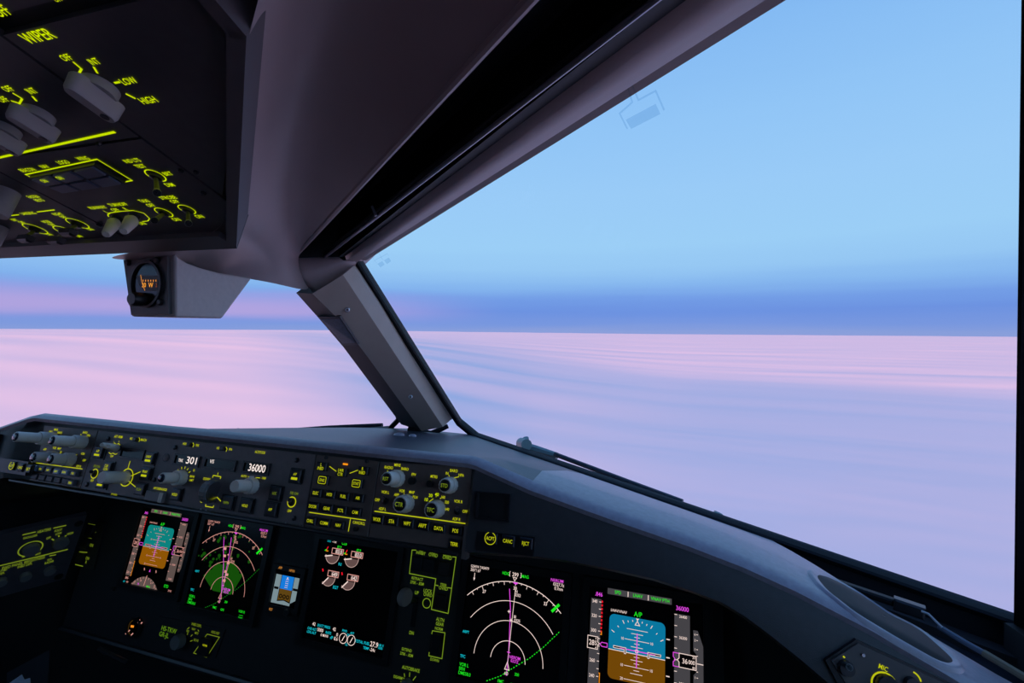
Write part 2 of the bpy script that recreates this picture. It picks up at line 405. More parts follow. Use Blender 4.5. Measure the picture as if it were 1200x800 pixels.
# ---- ceiling liner between overhead panel and sunshade slot
E2a, E2b = at(345, 302, .75), at(625, 0, .25)
def e2(k): return E2a+(E2b-E2a)*k
rows = []
def row(a, m, b, n=9, lift=0.):
    r = []
    for i in range(n):
        s = i/(n-1); r.append(a*(1-s)**2+m*2*s*(1-s)+b*s*s+Vector((0, 0, lift*math.sin(math.pi*s))))
    return r
def thru(a, c, b):                 # control point so the curve passes through c
    return c*2-(a+b)*.5
rows.append([at(*p) for p in ((120, 303, .50), (160, 305, .52), (205, 307, .55), (232, 315.5, .58), (262, 322, .61), (292, 326.5, .64), (318, 331, .68), (343, 337, .73), (366, 342, .77))])
a, c, b = at(150, 296, .46), at(300, 308, .62), at(356, 322, .765); rows.append(row(a, thru(a, c, b), b))
a, b = OP.world(263, 277), e2(0.0); rows.append(row(a, (a+b)/2+Vector((0, 0, .015)), b))
a, b = OP.world(266, 240), e2(.18); rows.append(row(a, (a+b)/2+Vector((-.03, 0, .065)), b))
a, b = OP.world(274, 160), e2(.45); rows.append(row(a, (a+b)/2+Vector((-.04, 0, .10)), b))
a, b = OP.world(289, 36), e2(.78); rows.append(row(a, (a+b)/2+Vector((-.04, 0, .13)), b))
a, b = OP.world(318, -40), e2(1.1); rows.append(row(a, (a+b)/2+Vector((-.03, 0, .15)), b))
a, b = OP.world(345, -300), e2(1.5); rows.append(row(a, (a+b)/2+Vector((0, 0, .16)), b))
a, b = rel(-.18, -.30, .31), rel(.22, -.25, .30); rows.append(row(a, (a+b)/2+Vector((0, 0, .16)), b))
g = grid(rows)
gm = ([tuple(mir(p)) for p in g[0]], [tuple(reversed(q)) for q in g[1]])
for nm, gg in (('liner', g),):
    o = obj('ceiling_liner', gg, LINER, roof, smooth=80)
    s = o.modifiers.new('smooth', 'SUBSURF'); s.levels = 3; s.render_levels = 3
# patch below the slot, joining the window head strip
L3a, L3b = at(397, 301, .775), at(775, 0, .262)
WTa, WTb = GP.world(418, 306), GP.world(890, 0)
def line(a, b, k): return a+(b-a)*k
pr = []
for k in range(9):
    s = k/8
    top = E2a+(L3a-E2a)*s
    bots = [at(366, 342, .77), at(378, 338, .775), at(392, 328, .78), at(404, 317, .785), at(416, 306, .79)]
    q = s*(len(bots)-1); i = min(int(q), len(bots)-2); bot = bots[i]+(bots[i+1]-bots[i])*(q-i)
    mid = (top+bot)/2+Vector((0, -.008, -.004))
    pr.append([top, mid, bot, bot+Vector((0, .06, .02))])
o = obj('ceiling_liner', grid(pr), LINER, roof, smooth=80); o.modifiers.new('thickness', 'SOLIDIFY').thickness = .004
# window head strip
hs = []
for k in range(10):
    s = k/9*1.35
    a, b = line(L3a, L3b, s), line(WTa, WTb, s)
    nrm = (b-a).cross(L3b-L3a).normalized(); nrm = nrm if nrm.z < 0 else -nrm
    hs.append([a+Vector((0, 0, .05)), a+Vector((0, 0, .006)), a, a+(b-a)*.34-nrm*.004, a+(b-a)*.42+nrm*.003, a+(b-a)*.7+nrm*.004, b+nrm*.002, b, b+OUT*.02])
tr = obj('trim_1', grid([r[3:] for r in hs]), LINER, smooth=60); struct(tr, 'curved head strip along the top of the right windshield', 'trim')
obj('shade_band', grid([r[:4] for r in hs]), SEALM, tr, smooth=60)  # black band painting in the shade along the rail
# slot trough above: dark lining
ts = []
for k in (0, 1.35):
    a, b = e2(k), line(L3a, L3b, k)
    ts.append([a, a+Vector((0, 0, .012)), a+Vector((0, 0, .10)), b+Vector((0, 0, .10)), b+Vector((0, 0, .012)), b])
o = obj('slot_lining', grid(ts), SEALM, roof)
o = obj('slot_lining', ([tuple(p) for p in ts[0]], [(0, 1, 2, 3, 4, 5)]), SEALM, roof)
# bright rolled edge of the slot
o = obj('slot_edge', tube([e2(k/10*1.3)+Vector((0, 0, .002)) for k in range(11)], .0035, 8), LINER, roof, smooth=True)
# rail and folded sunshade inside the slot
R0, R1 = at(381, 301, .765), at(768, 0, .262)
rt = thing('sunshade_rail', 'thin metal sunshade rail running along the ceiling slot', 'rail', Matrix.Translation(R0))
obj('rail', tube([(R0+(R1-R0)*(k/6*1.25))-R0 for k in range(7)], .0022, 8), RAILM, rt, smooth=True)
obj('rail_backing', tube([(R0+(R1-R0)*(k/6*1.25))-R0+Vector((-.004, .004, .006)) for k in range(7)], .0032, 8), BLACKP, rt, smooth=True)
Q = R0+(R1-R0)*.37
obj('stop_pin', tube([Q-R0+Vector((-.006, 0, -.002)), Q-R0+Vector((-.012, 0, .010))], .0018, 8), RAILM, rt, smooth=True)
v0 = [at(404, 262, .78)+Vector((0, 0, .012)), at(403, 240, .74)+Vector((0, 0, .012)), e2(1.1)+Vector((.012, 0, .022)), line(R0, R1, 1.05)+Vector((-.02, 0, .03))]
vis = obj('sun_visor', slab(v0, .006), mat('visor_sheet', (.02, .022, .03), .3)); tag(vis, 'dark folded sun visor panel stowed inside the ceiling slot', 'visor')

# ---- centre post
post = thing('trim_2', 'grey brown centre post between the two windshields', 'post', Matrix.Translation(at(490, 480, 1.03))); struct(post)
po = post.location.copy()
def strip(name, pts, m, par, back=.02, sm=False):
    o = obj(name, ([tuple(Vector(p)-par.location) for p in pts], [tuple(range(len(pts)))]), m, par); return o
def run(px, t0, t1):               # points of a straight member seen at these pixels, from distance t0 to t1
    n = len(px); d = [0.]
    for a, b in zip(px, px[1:]): d.append(d[-1]+math.hypot(b[0]-a[0], b[1]-a[1]))
    return [at(*p, 1/((1-k/d[-1])/t0+k/d[-1]/t1)) for p, k in zip(px, d)]
pxR = [(414, 312), (443, 356), (471, 401), (528, 492)]
bevR = run(pxR, .785, 1.06)
ridg = run([(402, 322), (429, 363), (454, 401), (519, 500)], .765, 1.03)
facL = run([(366, 344), (399, 376), (430, 417), (494, 505)], .755, 1.035)
drkL = run([(347, 343), (372, 371), (402, 406), (470, 497)], .79, 1.075)
bkL = [p+Vector((-.002, .10, .06)) for p in drkL]; bkR = [GP.world(x+2, y)+OUT*.004 for x, y in pxR]
loc_ = lambda L: [p-po for p in L]
def ease(L):                       # densify
    o = []
    for i in range(len(L)-1):
        for k in range(4): o.append(L[i]+(L[i+1]-L[i])*(k/4))
    return o+[L[-1]]
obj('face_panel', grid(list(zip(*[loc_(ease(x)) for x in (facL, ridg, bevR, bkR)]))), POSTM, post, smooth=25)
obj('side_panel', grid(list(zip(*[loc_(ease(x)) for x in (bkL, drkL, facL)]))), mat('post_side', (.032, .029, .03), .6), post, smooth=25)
obj('post_foot', tube([at(478, 503, 1.045)-po, at(505, 508, 1.045)-po, at(525, 499, 1.055)-po], [.006, .007, .005], 8), SEALM, post, smooth=True)
for x, y, t in ((407, 363, .794), (481, 465, .938)):
    P = at(x, y, t); n = (EYE-P).normalized()
    s = obj('screw', lathe([(.0042, 0), (.0042, .0014), (.003, .0024)], 14), METAL, post, P-po, n.to_track_quat('Z', 'Y').to_euler(), True)
    obj('socket', lathe([(.0016, .0022), (.0016, .0030)], 6), BLACKP, s)
pl = [at(372, 371, .818), at(398, 371, .788), at(420, 404, .833), at(402, 405, .864)]
o = thing('placard', 'small dark placard card clipped to the centre post', 'placard', Matrix.Translation(pl[0]))
obj('card', less(slab(pl, .004), pl[0]), mat('placard_frame', (.02, .022, .03), .35), o)
cc = sum(pl, Vector())/4
ins = [cc+(p-cc)*.84+(EYE-cc).normalized()*.001 for p in pl]
obj('sheet', less(slab(ins, .0008), pl[0]), mat('placard_sheet', (.09, .12, .17), .35, grain=.3, gscale=300), o)

# ---- right windshield post
EW = (pT-pD).cross(OUT).normalized(); EW = EW if EW.dot(pD-pA) > 0 else -EW
rp_ = []
for k in range(5):
    s = k/4; a = line(pD, pT, s)
    rp_.append([a+EW*.002+OUT*.004, a+EW*.002-OUT*.003, a+EW*.02-OUT*.012, a+EW*.05-OUT*.012, a+EW*.055+OUT*.02])
for nm, fn, lb in (('trim_3', lambda p: p, 'dark post at the outer edge of the right windshield'), ('trim_4', mir, 'dark post at the outer edge of the left windshield')):
    o = obj(nm, grid([[fn(p) for p in r] for r in rp_]), SEALM, smooth=30); struct(o, lb, 'post')

# =================================================================== glareshield
TILT = math.radians(74)
UPV = (0, math.cos(TILT), math.sin(TILT))
MP = Plane(rel(0, .5, -.2), (1, 0, 0), UPV)         # face of the glareshield panels
NP = Plane(rel(0, .75, -.47), (1, 0, 0), UPV)       # main instrument panel
def sill(x):                                        # inner edge of the window sill at this x (relative to the eye)
    X = x+EYE.x
    ed = -GP.ey*.010+OUT*.004
    if abs(X) <= pA.x: return Vector((X, pA.y+ed.y, pA.z+ed.z))
    s = (abs(X)-pA.x)/(pD.x-pA.x); p = pA+(pD-pA)*s
    return Vector((X, p.y+ed.y, p.z+ed.z))
def lip_z(x):
    if x < -.955: return -.149-(-.955-x)*.33
    if x < -.20: return -.149
    for (x0, z0), (x1, z1) in zip(LIPZ, LIPZ[1:]):
        if x <= x1: return z0+(z1-z0)*(x-x0)/(x1-x0)
    return LIPZ[-1][1]
LIPZ = [(-.20, -.149), (-.13, -.169), (-.044, -.187), (.033, -.202), (.08, -.213), (.123, -.226), (.18, -.247), (.232, -.270), (.30, -.303), (.40, -.345)]
BOTZ = [(-1.3, -.36), (-.96, -.248), (-.20, -.248), (-.107, -.240), (-.01, -.243), (.054, -.252), (.086, -.265), (.127, -.290), (.18, -.325), (.232, -.345), (.30, -.37), (.40, -.40)]
def bot_z(x):
    if x <= BOTZ[0][0]: return BOTZ[0][1]
    for (x0, z0), (x1, z1) in zip(BOTZ, BOTZ[1:]):
        if x <= x1: return z0+(z1-z0)*(x-x0)/(x1-x0)
    return BOTZ[-1][1]
def face_y(z): return .5+(z+.2)*math.cos(TILT)/math.sin(TILT)
gs = thing('glareshield', 'dark padded glareshield sweeping across below the windshields', 'glareshield', Matrix.Translation(rel(-.53, .5, -.25)))
GO = gs.location.copy()
xs = [-1.42, -1.25, -1.1, -1.0, -.965, -.95, -.85, -.7, -.55, -.4, -.3, -.22, -.205, -.195, -.18, -.13, -.09, -.044, 0., .033, .06, .08, .10, .123, .15, .165, .18, .19, .205, .215, .232, .25, .265, .30, .35, .40, .44]
rows = []
for x in xs:
    lz, bz = lip_z(x), bot_z(x); yl = face_y(lz)-.007; sp = sill(x)-EYE
    if x > .16:
        q = sstep(.165, .215, x); sp.y += (.565-sp.y)*q; sp.z += (lz-.012-sp.z)*q
    cd = 1-sstep(-.24, -.12, x)       # over the control panels the top falls away behind the lip
    r = [(x, sp.y, sp.z), (x, sp.y*.5+(yl+.06)*.5, sp.z*.5+(lz-.003)*.5+.004-.010*cd), (x, yl+.06, lz-.001-.015*cd), (x, yl+.016, lz-.001*cd), (x, yl+.006, lz-.002), (x, yl+.001, lz-.006), (x, yl+.002, lz-.011)]
    if -.957 < x < -.203: r += [(x, face_y(lz-.012)+.008, lz-.012), (x, face_y(bz)+.008, bz), (x, face_y(bz)+.02, bz-.002)]
    else: r += [(x, face_y(lz-.020)-.006, lz-.020), (x, face_y(bz)-.006, bz+.006), (x, face_y(bz)+.006, bz-.002)]
    r += [(x, .79, min(bz-.05, -.345))]
    rows.append([Vector(p)+EYE-GO for p in r])
ic = xs.index(-.13)
obj('dash_deck', grid([r[:4] for r in rows[:ic+1]]), mat('dash_navy', (.036, .044, .066), .42, grain=.1, gscale=120, bump=.15, bscale=1200), gs, smooth=50)
obj('padded_lip', grid([r[3:7] for r in rows[:ic+1]]), SHADE, gs, smooth=50)
obj('brow_pad', grid([r[:7] for r in rows[ic:]]), SHADE, gs, smooth=50)
tro = []
for x, r in zip(xs, rows):
    if x >= .16: e_ = sill(x)-GO; tro.append([r[0]+Vector((0, -.004, -.002)), r[0]+Vector((0, .006, -.035)), (r[0]+e_)*.5+Vector((0, 0, -.05)), e_+Vector((0, 0, -.03)), e_])
obj('side_trough', grid(tro), mat('trough_dark', (.018, .02, .028), .5), gs, smooth=40)
from mathutils.bvhtree import BVHTree
_pad = grid([[p+GO for p in r[:7]] for r in rows]); PAD = BVHTree.FromPolygons([Vector(v) for v in _pad[0]], _pad[1])
obj('fascia', grid([r[6:] for r in rows]), mat('fascia_black', (.045, .044, .047), .5, grain=.1, gscale=160, bump=.2, bscale=1200), gs, smooth=50)
# dark bar below the control panels
obj('lower_rail', less(join(tube([rel(-.955, face_y(-.25)-.002, -.2475), rel(-.60, face_y(-.25)-.002, -.2475), rel(-.205, face_y(-.25)-.002, -.2475)], .0025, 8)), GO), SCREW, gs, smooth=True)
# bright end cap at the lower right of the control panels
o = obj('end_strip', [(0, 0, 0)] and join(box(-.003, .003, -.020, .014, -.004, .006)), mat('worn_edge', (.14, .11, .10), .4), gs)
u, v = MP.uv(548, 631); o.matrix_local = Matrix.Translation(-GO) @ MP.M @ Matrix.Translation((u, v, 0))
# square air outlet in the right face
def on(plane, par, x, y, h=0., rz=0.):
    """local matrix, under thing par (unrotated), of a point of a plane seen at pixel x, y"""
    u, v = plane.uv(x, y); return Matrix.Translation(-par.location) @ plane.M @ Matrix.Translation((u, v, h)) @ Matrix.Rotation(rz, 4, 'Z')
def quadframe(pts, inner, z0, z1):
    n = len(pts); v = []; f = []
    for a, b in zip(pts, inner): v += [(*a, z0), (*a, z1), (*b, z1), (*b, z0)]
    for i in range(n):
        a, b = 4*i, 4*((i+1) % n)
        for k in range(4): f.append((a+k, a+(k+1) % 4, b+(k+1) % 4, b+k))
    return v, f
ao = thing('air_outlet', 'square black air outlet recessed in the glareshield beside the lit data link buttons', 'air outlet', MP.M)
qp = [MP.uv(562, 575), MP.uv(601, 578), MP.uv(599, 611), MP.uv(560, 607)]
cx_ = sum(p[0] for p in qp)/4; cy_ = sum(p[1] for p in qp)/4
inn = [(cx_+(p[0]-cx_)*.82, cy_+(p[1]-cy_)*.84) for p in qp]
obj('frame', quadframe(qp, inn, .004, .011), BLACKP, ao)
obj('flap', prism([(cx_+(p[0]-cx_)*.84, cy_+(p[1]-cy_)*.86) for p in qp], .003, .0075), mat('flap_black', (.012, .012, .014), .5), ao)
obj('sheen_edge', prism([(inn[3][0]-.0022, inn[3][1]), (inn[3][0]+.0006, inn[3][1]), (inn[0][0]+.0006, inn[0][1]), (inn[0][0]-.0022, inn[0][1])], .011, .0125), SCREW, ao)

# oval hand recess in the right brow
def brow(px, py):                                   # point of the brow top under this pixel
    hit = PAD.ray_cast(EYE, ray(px, py).normalized())[0]
    return hit if hit is not None else at(px, py, .45)
def onpad(p, h):                                    # the same point resting h above the brow
    hit = PAD.ray_cast(Vector((p.x, p.y, EYE.z)), Vector((0, 0, -1)))[0]
    return Vector((p.x, p.y, hit.z+h)) if hit is not None else Vector((p.x, p.y, p.z+h))
ov = [(948, 669), (966, 674), (1000, 692), (1040, 714), (1080, 740), (1108, 762), (1128, 781), (1126, 788), (1110, 786), (1085, 774), (1040, 748), (1000, 721), (968, 695), (953, 680)]
hr = thing('hand_recess', 'long oval hand recess let into the top of the right glareshield', 'recess', Matrix.Translation(brow(1040, 730)))
rim = [brow(*p)-hr.location for p in ov]
rim2 = []
for i in range(len(rim)):
    p0, p1, p2, p3 = rim[i-1], rim[i], rim[(i+1) % len(rim)], rim[(i+2) % len(rim)]
    for k in range(4):
        s = k/4; rim2.append(.5*((2*p1)+(-p0+p2)*s+(2*p0-5*p1+4*p2-p3)*s*s+(-p0+3*p1-3*p2+p3)*s**3))
cen = sum(rim2, Vector())/len(rim2)
bow = [[onpad(hr.location+cen+(p-cen)*k, z)-hr.location for p in rim2+[rim2[0]]] for k, z in ((1.03, -.001), (.985, .0022), (.955, .0026), (.91, .0016), (.87, .0012), (.78, .0014), (.68, .0015), (.56, .0016), (.44, .0018), (.3, .0018), (.15, .0018), (.02, .0018))]
obj('rim', grid(bow[:5]), SHADE, hr, smooth=70)
obj('shade_bowl', grid(bow[4:]), mat('recess_shade', (.008, .009, .013), .6, spec=.25), hr, smooth=True)  # dark sheet over the pad; its colour stands in for the hollow's shade

# black clip, cord and rod along the right sill
P0 = at(1060, 705, .515)
ck = thing('cord_clip', 'small black clip holding a white cord on the right sill', 'clip', Matrix.Translation(P0))
ax = (at(1082, 712, .495)-at(1037, 697, .515)).normalized()
Mk = Plane((0, 0, 0), ax, (0, .2, 1)).M
obj('clip_body', xf(move(cap(.026, .012, .010, .002, -.006), .004, -.004), Mk), BLACKP, ck)
obj('clip_bar', xf(move(cap(.065, .007, .007, .002, -.006), -.041, -.004, .0), Mk), SEALM, ck)
cp = [at(1080, 716, .485), at(1088, 719, .48), at(1096, 727, .475), at(1104, 735, .47)]
obj('cord', tube([p-P0 for p in cp], .0012, 6), mat('white_cord', (.5, .52, .55), .5), ck, smooth=True)
rd = thing('hold_down_rod', 'thin blue and tan rod running along the right window sill', 'rod', Matrix.Translation(at(1104, 735, .47)))
ro = rd.location.copy()
obj('blue_sleeve', tube([at(x, y, t)-ro for x, y, t in ((1100, 734, .475), (1130, 752, .455), (1155, 766, .44))], .0028, 8), mat('blue_sleeve', (.10, .13, .18), .4), rd, smooth=True)
obj('tan_rod', tube([at(x, y, t)-ro for x, y, t in ((1153, 765, .441), (1180, 781, .425), (1225, 808, .40))], .0034, 8), mat('tan_rod', (.20, .16, .10), .5), rd, smooth=True)
# dots on the brow, blobs on the dash top
db = thing('cover_fastener', 'pair of small fasteners on the dash beside the centre post foot', 'fastener', Matrix.Translation(brow(470, 510)))
for x, y, w in ((467.5, 510, .010), (483.5, 511.5, .007)):
    obj('fastener', move(lathe([(w, -.002), (w, .002), (w*.7, .004)], 14), *(brow(x, y)-db.location)), SHADE, db, smooth=True)

# =================================================================== outside: wipers
WG = mat('wiper_metal', (.16, .27, .28), .45)
def gp(x, y, h): return GP.world(x, y, sgn*h)
wp = thing('windshield_wiper', 'wiper parked along the foot of the right windshield outside', 'wiper', Matrix.Translation(gp(615, 522, .05)))
wo = wp.location.copy()
obj('pivot', tube([gp(611, 519, .045)-wo, gp(617, 521, .03)-wo], .012, 12), WG, wp, smooth=True)
obj('pivot_nut', tube([gp(616, 513, .05)-wo, gp(617, 519, .045)-wo], .007, 8), WG, wp, smooth=True)
obj('arm_root', tube([gp(608, 521, .045)-wo, gp(628, 527, .045)-wo, gp(653, 534, .045)-wo], [.010, .010, .007], 8), WG, wp, smooth=True)
obj('arm', tube([gp(650, 532, .045)-wo, gp(690, 547, .042)-wo, gp(735, 564, .04)-wo, gp(800, 588, .038)-wo], .005, 8), mat('arm_dark', (.03, .045, .06), .4), wp, smooth=True)
obj('blade', tube([gp(x, 508+(x-548)*.3465-1.5, .036)-wo for x in (672, 720, 790, 860, 902)], .0055, 6), SEALM, wp, smooth=True)
obj('blade_clip', tube([gp(683, 553, .045)-wo, gp(687, 556, .04)-wo], .003, 6), WG, wp, smooth=True)
obj('blade_link', tube([gp(795, 588, .05)-wo, gp(815, 597, .046)-wo, gp(830, 605, .042)-wo], [.0032, .002, .003], 6), mat('arm_dark', ()), wp, smooth=True)
nz_ = thing('washer_nozzle', 'small grey washer nozzle outside the right windshield beyond the wiper blade', 'nozzle', Matrix.Translation(gp(843, 607, .045)))
no = nz_.location.copy()
obj('nozzle_body', tube([gp(836, 602, .045)-no, gp(843, 606, .045)-no, gp(853, 611, .045)-no], [.007, .008, .004], 8), WG, nz_, smooth=True)
obj('nozzle_tip', tube([gp(828, 604, .045)-no, gp(832, 605, .045)-no], .005, 8), WG, nz_, smooth=True)
ML = lambda p: mir(p)
w2 = thing('windshield_wiper', 'wiper parked outside along the foot of the left windshield', 'wiper', Matrix.Translation(at(370, 503, 1.2)))
wo2 = w2.location.copy()
obj('blade', tube([at(x, y, t)-wo2 for x, y, t in ((300, 509, 1.25), (340, 505, 1.24), (400, 500, 1.22), (448, 498, 1.2))], .0055, 6), SEALM, w2, smooth=True)
obj('arm', tube([at(x, y, t)-wo2 for x, y, t in ((345, 503, 1.26), (385, 500, 1.25), (440, 498, 1.22))], .004, 6), mat('arm_dark', ()), w2, smooth=True)
obj('pivot', tube([at(x, y, t)-wo2 for x, y, t in ((268, 511, 1.27), (280, 506, 1.27), (289, 505, 1.27))], [.004, .011, .003], 8), WG, w2, smooth=True)

# =================================================================== panel furniture
MC = {}
def key_mesh(w, h, d):
    k = ('key', round(w, 4), round(h, 4), d)
    if k not in MC: MC[k] = mesh('button', cap(w, h, d, .0012, -.002), KEYM)
    return MC[k]
class Unit:
    """one control panel that can be lifted out; items are laid on its face"""
    def __init__(s, name, label, cat, plane, legend=LEG, group=None):
        s.pl = plane; s.o = thing(name, label, cat, plane.M, group); s.leg = legend; s.cond = 1.0
    def plate(s, px, m=FACEM, z0=-.006, z1=0., name='faceplate'):
        return obj(name, prism([s.pl.uv(*p) for p in px], z0, z1), m, s.o)
    def legend(s, x, y, t, h=3.4, m=None, par=None, w=None, al=0, cond=.8, z=.0004, name='legend', rz=0., d=0.):
        k = s.pl.scale(x, y); u, v = s.pl.uv(x, y, d)
        g = text(t, u, v, h*k, z+d, cond*s.cond, al, w*k if w else None, rz)
        return obj(name, g, m or s.leg, par or s.o)
    def line(s, px, w=1.0, m=None, closed=False, name='marking', z=.0004, par=None):
        k = s.pl.scale(*px[0]); return obj(name, stroke([s.pl.uv(*p) for p in px], w*k, z, closed), m or s.leg, par or s.o)
    def circle(s, x, y, r, w=1.0, m=None, a0=0, a1=360, name='marking', n=28, z=.0004):
        k = s.pl.scale(x, y); u, v = s.pl.uv(x, y)
        return obj(name, stroke(arc(u, v, r*k, a0, a1, n), w*k, z), m or s.leg, s.o)
    def key(s, x, y, w, h, lines=(), d=.004, th=3.2, m=None, bar=False, mk=None):
        k = s.pl.scale(x, y); u, v = s.pl.uv(x, y)
        kx = s.pl.sx(x, y)
        b = obj('button', cap(w*kx, h*k, d, .0012, -.002), mk, s.o, (u, v, 0)) if mk else link('button', key_mesh(w*kx, h*k, d), s.o, (u, v, 0))
        n = len(lines)
        for i, t in enumerate(lines):
            yy = ((n-1)/2-i)*th*1.25+(2.2 if bar else 0)
            obj('legend', text(t, 0, yy*k, th*k, d+.0003, .72), m or s.leg, b)
        if bar: obj('light_bar', fan([(-w*.3*kx, -h*.28*k), (w*.3*kx, -h*.28*k), (w*.3*kx, -h*.1*k), (-w*.3*kx, -h*.1*k)], d+.0003), m or s.leg, b)
        return b
    def socket(s, x, y, w, h):
        k = s.pl.scale(x, y); u, v = s.pl.uv(x, y); kx = s.pl.sx(x, y)
        return obj('bezel', prism(rrect(u-w*kx/2, u+w*kx/2, v-h*k/2, v+h*k/2, .0012, 3), -.002, .0012), BLACKP, s.o)
    def screw(s, x, y, r=3.0):
        k = s.pl.scale(x, y); o = obj('screw', lathe([(r*k, -.001), (r*k, .0012), (r*k*.7, .0018)], 12), SCREW, s.o, (*s.pl.uv(x, y), 0), None, True)
        obj('screw_slot', box(-r*k*.6, r*k*.6, -r*k*.14, r*k*.14, .0015, .0021), BLACKP, o); return o
    def knob(s, x, y, r, L, r2=None, L2=None, capm=None, m=KNOBM, ribs=True, capt=None, rz=0.):
        """round ribbed knob standing on the face at pixel x, y; r in pixels, lengths in metres"""
        k = s.pl.scale(x, y); R = r*k; u, v = s.pl.uv(x, y)
        n = 28
        o = obj('knob', lathe([(R, 0), (R, L*.82), (R*.93, L)] if r2 is None else [(R, 0), (R, L*.9), (R*.94, L)], n, ribs, .05), m, s.o, (u, v, 0), (0, 0, rz), 45)
        z, rr = L, R
        if r2 is not None:
            rr = r2*k; obj('inner_knob', lathe([(rr, L-.001), (rr, L+L2*.9), (rr*.92, L+L2)], n, ribs, .06), m, o, None, None, 45); z = L+L2
        if capm: obj('knob_cap', lathe([(rr*.78, z-.001), (rr*.78, z+.0006), (rr*.66, z+.0014)], 20), capm, o, None, None, 50)
        if capt: obj('legend', text(capt, 0, 0, rr*.5, z+.0018, .8), LEGD, o)
        return o
    def readout(s, a, b, c, d, items=()):
        """sunken window with digits; a..d its pixel corners"""
        qq = [s.pl.uv(*p) for p in (a, b, c, d)]; cx, cy = sum(p[0] for p in qq)/4, sum(p[1] for p in qq)/4
        w = (abs(qq[1][0]-qq[0][0])+abs(qq[2][0]-qq[3][0]))/2; h = (abs(qq[0][1]-qq[3][1])+abs(qq[1][1]-qq[2][1]))/2
        x0, x1, y0, y1 = cx-w/2, cx+w/2, cy-h/2, cy+h/2; t = .0022
        r = obj('readout', quadframe([(x0, y0), (x1, y0), (x1, y1), (x0, y1)], [(x0+t, y0+t), (x1-t, y0+t), (x1-t, y1-t), (x0+t, y1-t)], -.001, .0022), BLACKP, s.o)
        obj('window', box(x0+t*.8, x1-t*.8, y0+t*.8, y1-t*.8, -.001, .0005), SCREENM, r)
        for x, y, tx, hh, ww in items:
            k = s.pl.scale(x, y); u, v = s.pl.uv(x, y); obj('digits', text(tx, u, v, hh*k, .0009, .8, 0, ww), DIGIT, r)
        return r
    def slider(s, x, y):
        k = s.pl.scale(x, y); o = obj('selector_button', cap(6*k, 5*k, .004, .001, -.001), BLACKP, s.o, (*s.pl.uv(x, y), 0)); return o
    def toggle(s, x, y, tx, ty, L=.018, style='bat', m=METAL):
        """toggle switch: nut on the face, lever whose tip is seen at tx, ty"""
        u, v = s.pl.uv(x, y); P = s.pl.M @ Vector((u, v, 0))
        tip3 = s.pl.world(tx, ty, L); tip = s.pl.M.inverted() @ tip3 - Vector((u, v, 0))
        o = obj('switch', lathe([(.0042, -.001), (.0042, .0022), (.003, .003)], 12), SCREW, s.o, (u, v, 0), None, True)
        b = Vector((0, 0, .002))
        if style == 'bat': obj('lever', tube([b, b+(tip-b)*.9, tip], [.0013, .0018, .0023], 10), SCREW, o, smooth=True); obj('lever_tip', tube([b+(tip-b)*.88, tip], [.0022, .0026], 10), METAL, o, smooth=True)
        elif style == 'cone': obj('lever', tube([b, b+(tip-b)*.25, tip-(tip-b)*.06, tip], [.0022, .0052, .0034, .0026], 12), KNOBM, o, smooth=True)
        else:
            obj('lever', tube([b, tip], .0016, 8), SCREW, o, smooth=True)
            t = tip; d = .0055; obj('paddle', ([(t.x+a, t.y+bb, t.z+c) for a, bb, c in cap(.013, .006, .006, .0015, 0)[0]], cap(.013, .006, .006, .0015, 0)[1]), SCREW, o)
        return o
CAPB = mat('blue_black_cap', (.02, .03, .05), .12, coat=.6)

# ---- mode control panel -------------------------------------------------
zB = lambda a, b: (95+a*.125, 500+b*.125)
zC = lambda a, b: (195+a*.1437, 505+b*.1437)
u = Unit('mode_control_panel', 'long autopilot mode panel in the glareshield reading 301 and 36000', 'control panel', MP)
u.plate([(115.5, 504.5), (370, 532.5), (355, 618), (94.5, 572)])
u.legend(139, 511.5, 'A/T ARM', 3.2); u.line([zB(300, 165), zB(318, 152), zB(335, 168), zB(352, 155), zB(368, 170)], .8); u.legend(*zB(312, 140), 'L', 2); u.legend(*zB(358, 138), 'R', 2)
u.line([zB(262, 240), zB(282, 255), zB(300, 245), zB(322, 258), zB(342, 250)], .8); u.legend(*zB(290, 275), 'OFF', 2.6)
for dx in (0, 5):
    u.toggle(137+dx*.6, 524.5+dx*.15, 119+dx*1.6, 521+dx*.35, .030, 'cone')
u.socket(117.8, 530.5, 13, 16); u.key(117.5, 530.5, 10, 13, ['A/P'], bar=True)
u.socket(127.7, 547.5, 13, 16); u.key(127.7, 547.5, 10, 13, ['CLB', 'CON'])
u.socket(120.8, 565.5, 13, 16); u.key(120.8, 565.5, 10, 13, ['A/T'], bar=True)
u.circle(111, 554.8, 5.6, 1.1); u.legend(113.7, 546.2, 'F/D ON', 3.0, m=LEGD); u.legend(108.2, 562.8, 'OFF', 2.8)
u.toggle(111, 554.8, 107, 552.5, .016)
u.readout((142.5, 524), (171, 527), (168.5, 539.5), (140.5, 536))
u.legend(154, 513.6, 'IAS', 2.8); u.slider(160.2, 514.8); u.line([(163.2, 512.3), (164.2, 515), (163, 517.5)], .8); u.legend(168.6, 515.3, 'MACH', 3.0)
u.circle(148.5, 559.2, 10.5, 1.2); u.knob(148.5, 559.2, 7.6, .034, m=KNOBM)
for p, q in (((440, 395), (462, 320)), ((470, 460), (560, 420)), ((450, 510), (520, 570))): u.line([zB(*p), zB(*q)], 1.0)
u.legend(134, 579, 'A/T HOLD', 2.0)
for x, y, t in ((177, 537, 'LNAV'), (172.5, 554.5, 'VNAV')):
    u.socket(x, y, 13, 17); u.key(x, y, 10.5, 14, [t], bar=True)
u.socket(166, 573, 13, 17); u.key(166, 573, 10.5, 14, ['FLCH'], m=LEGD)
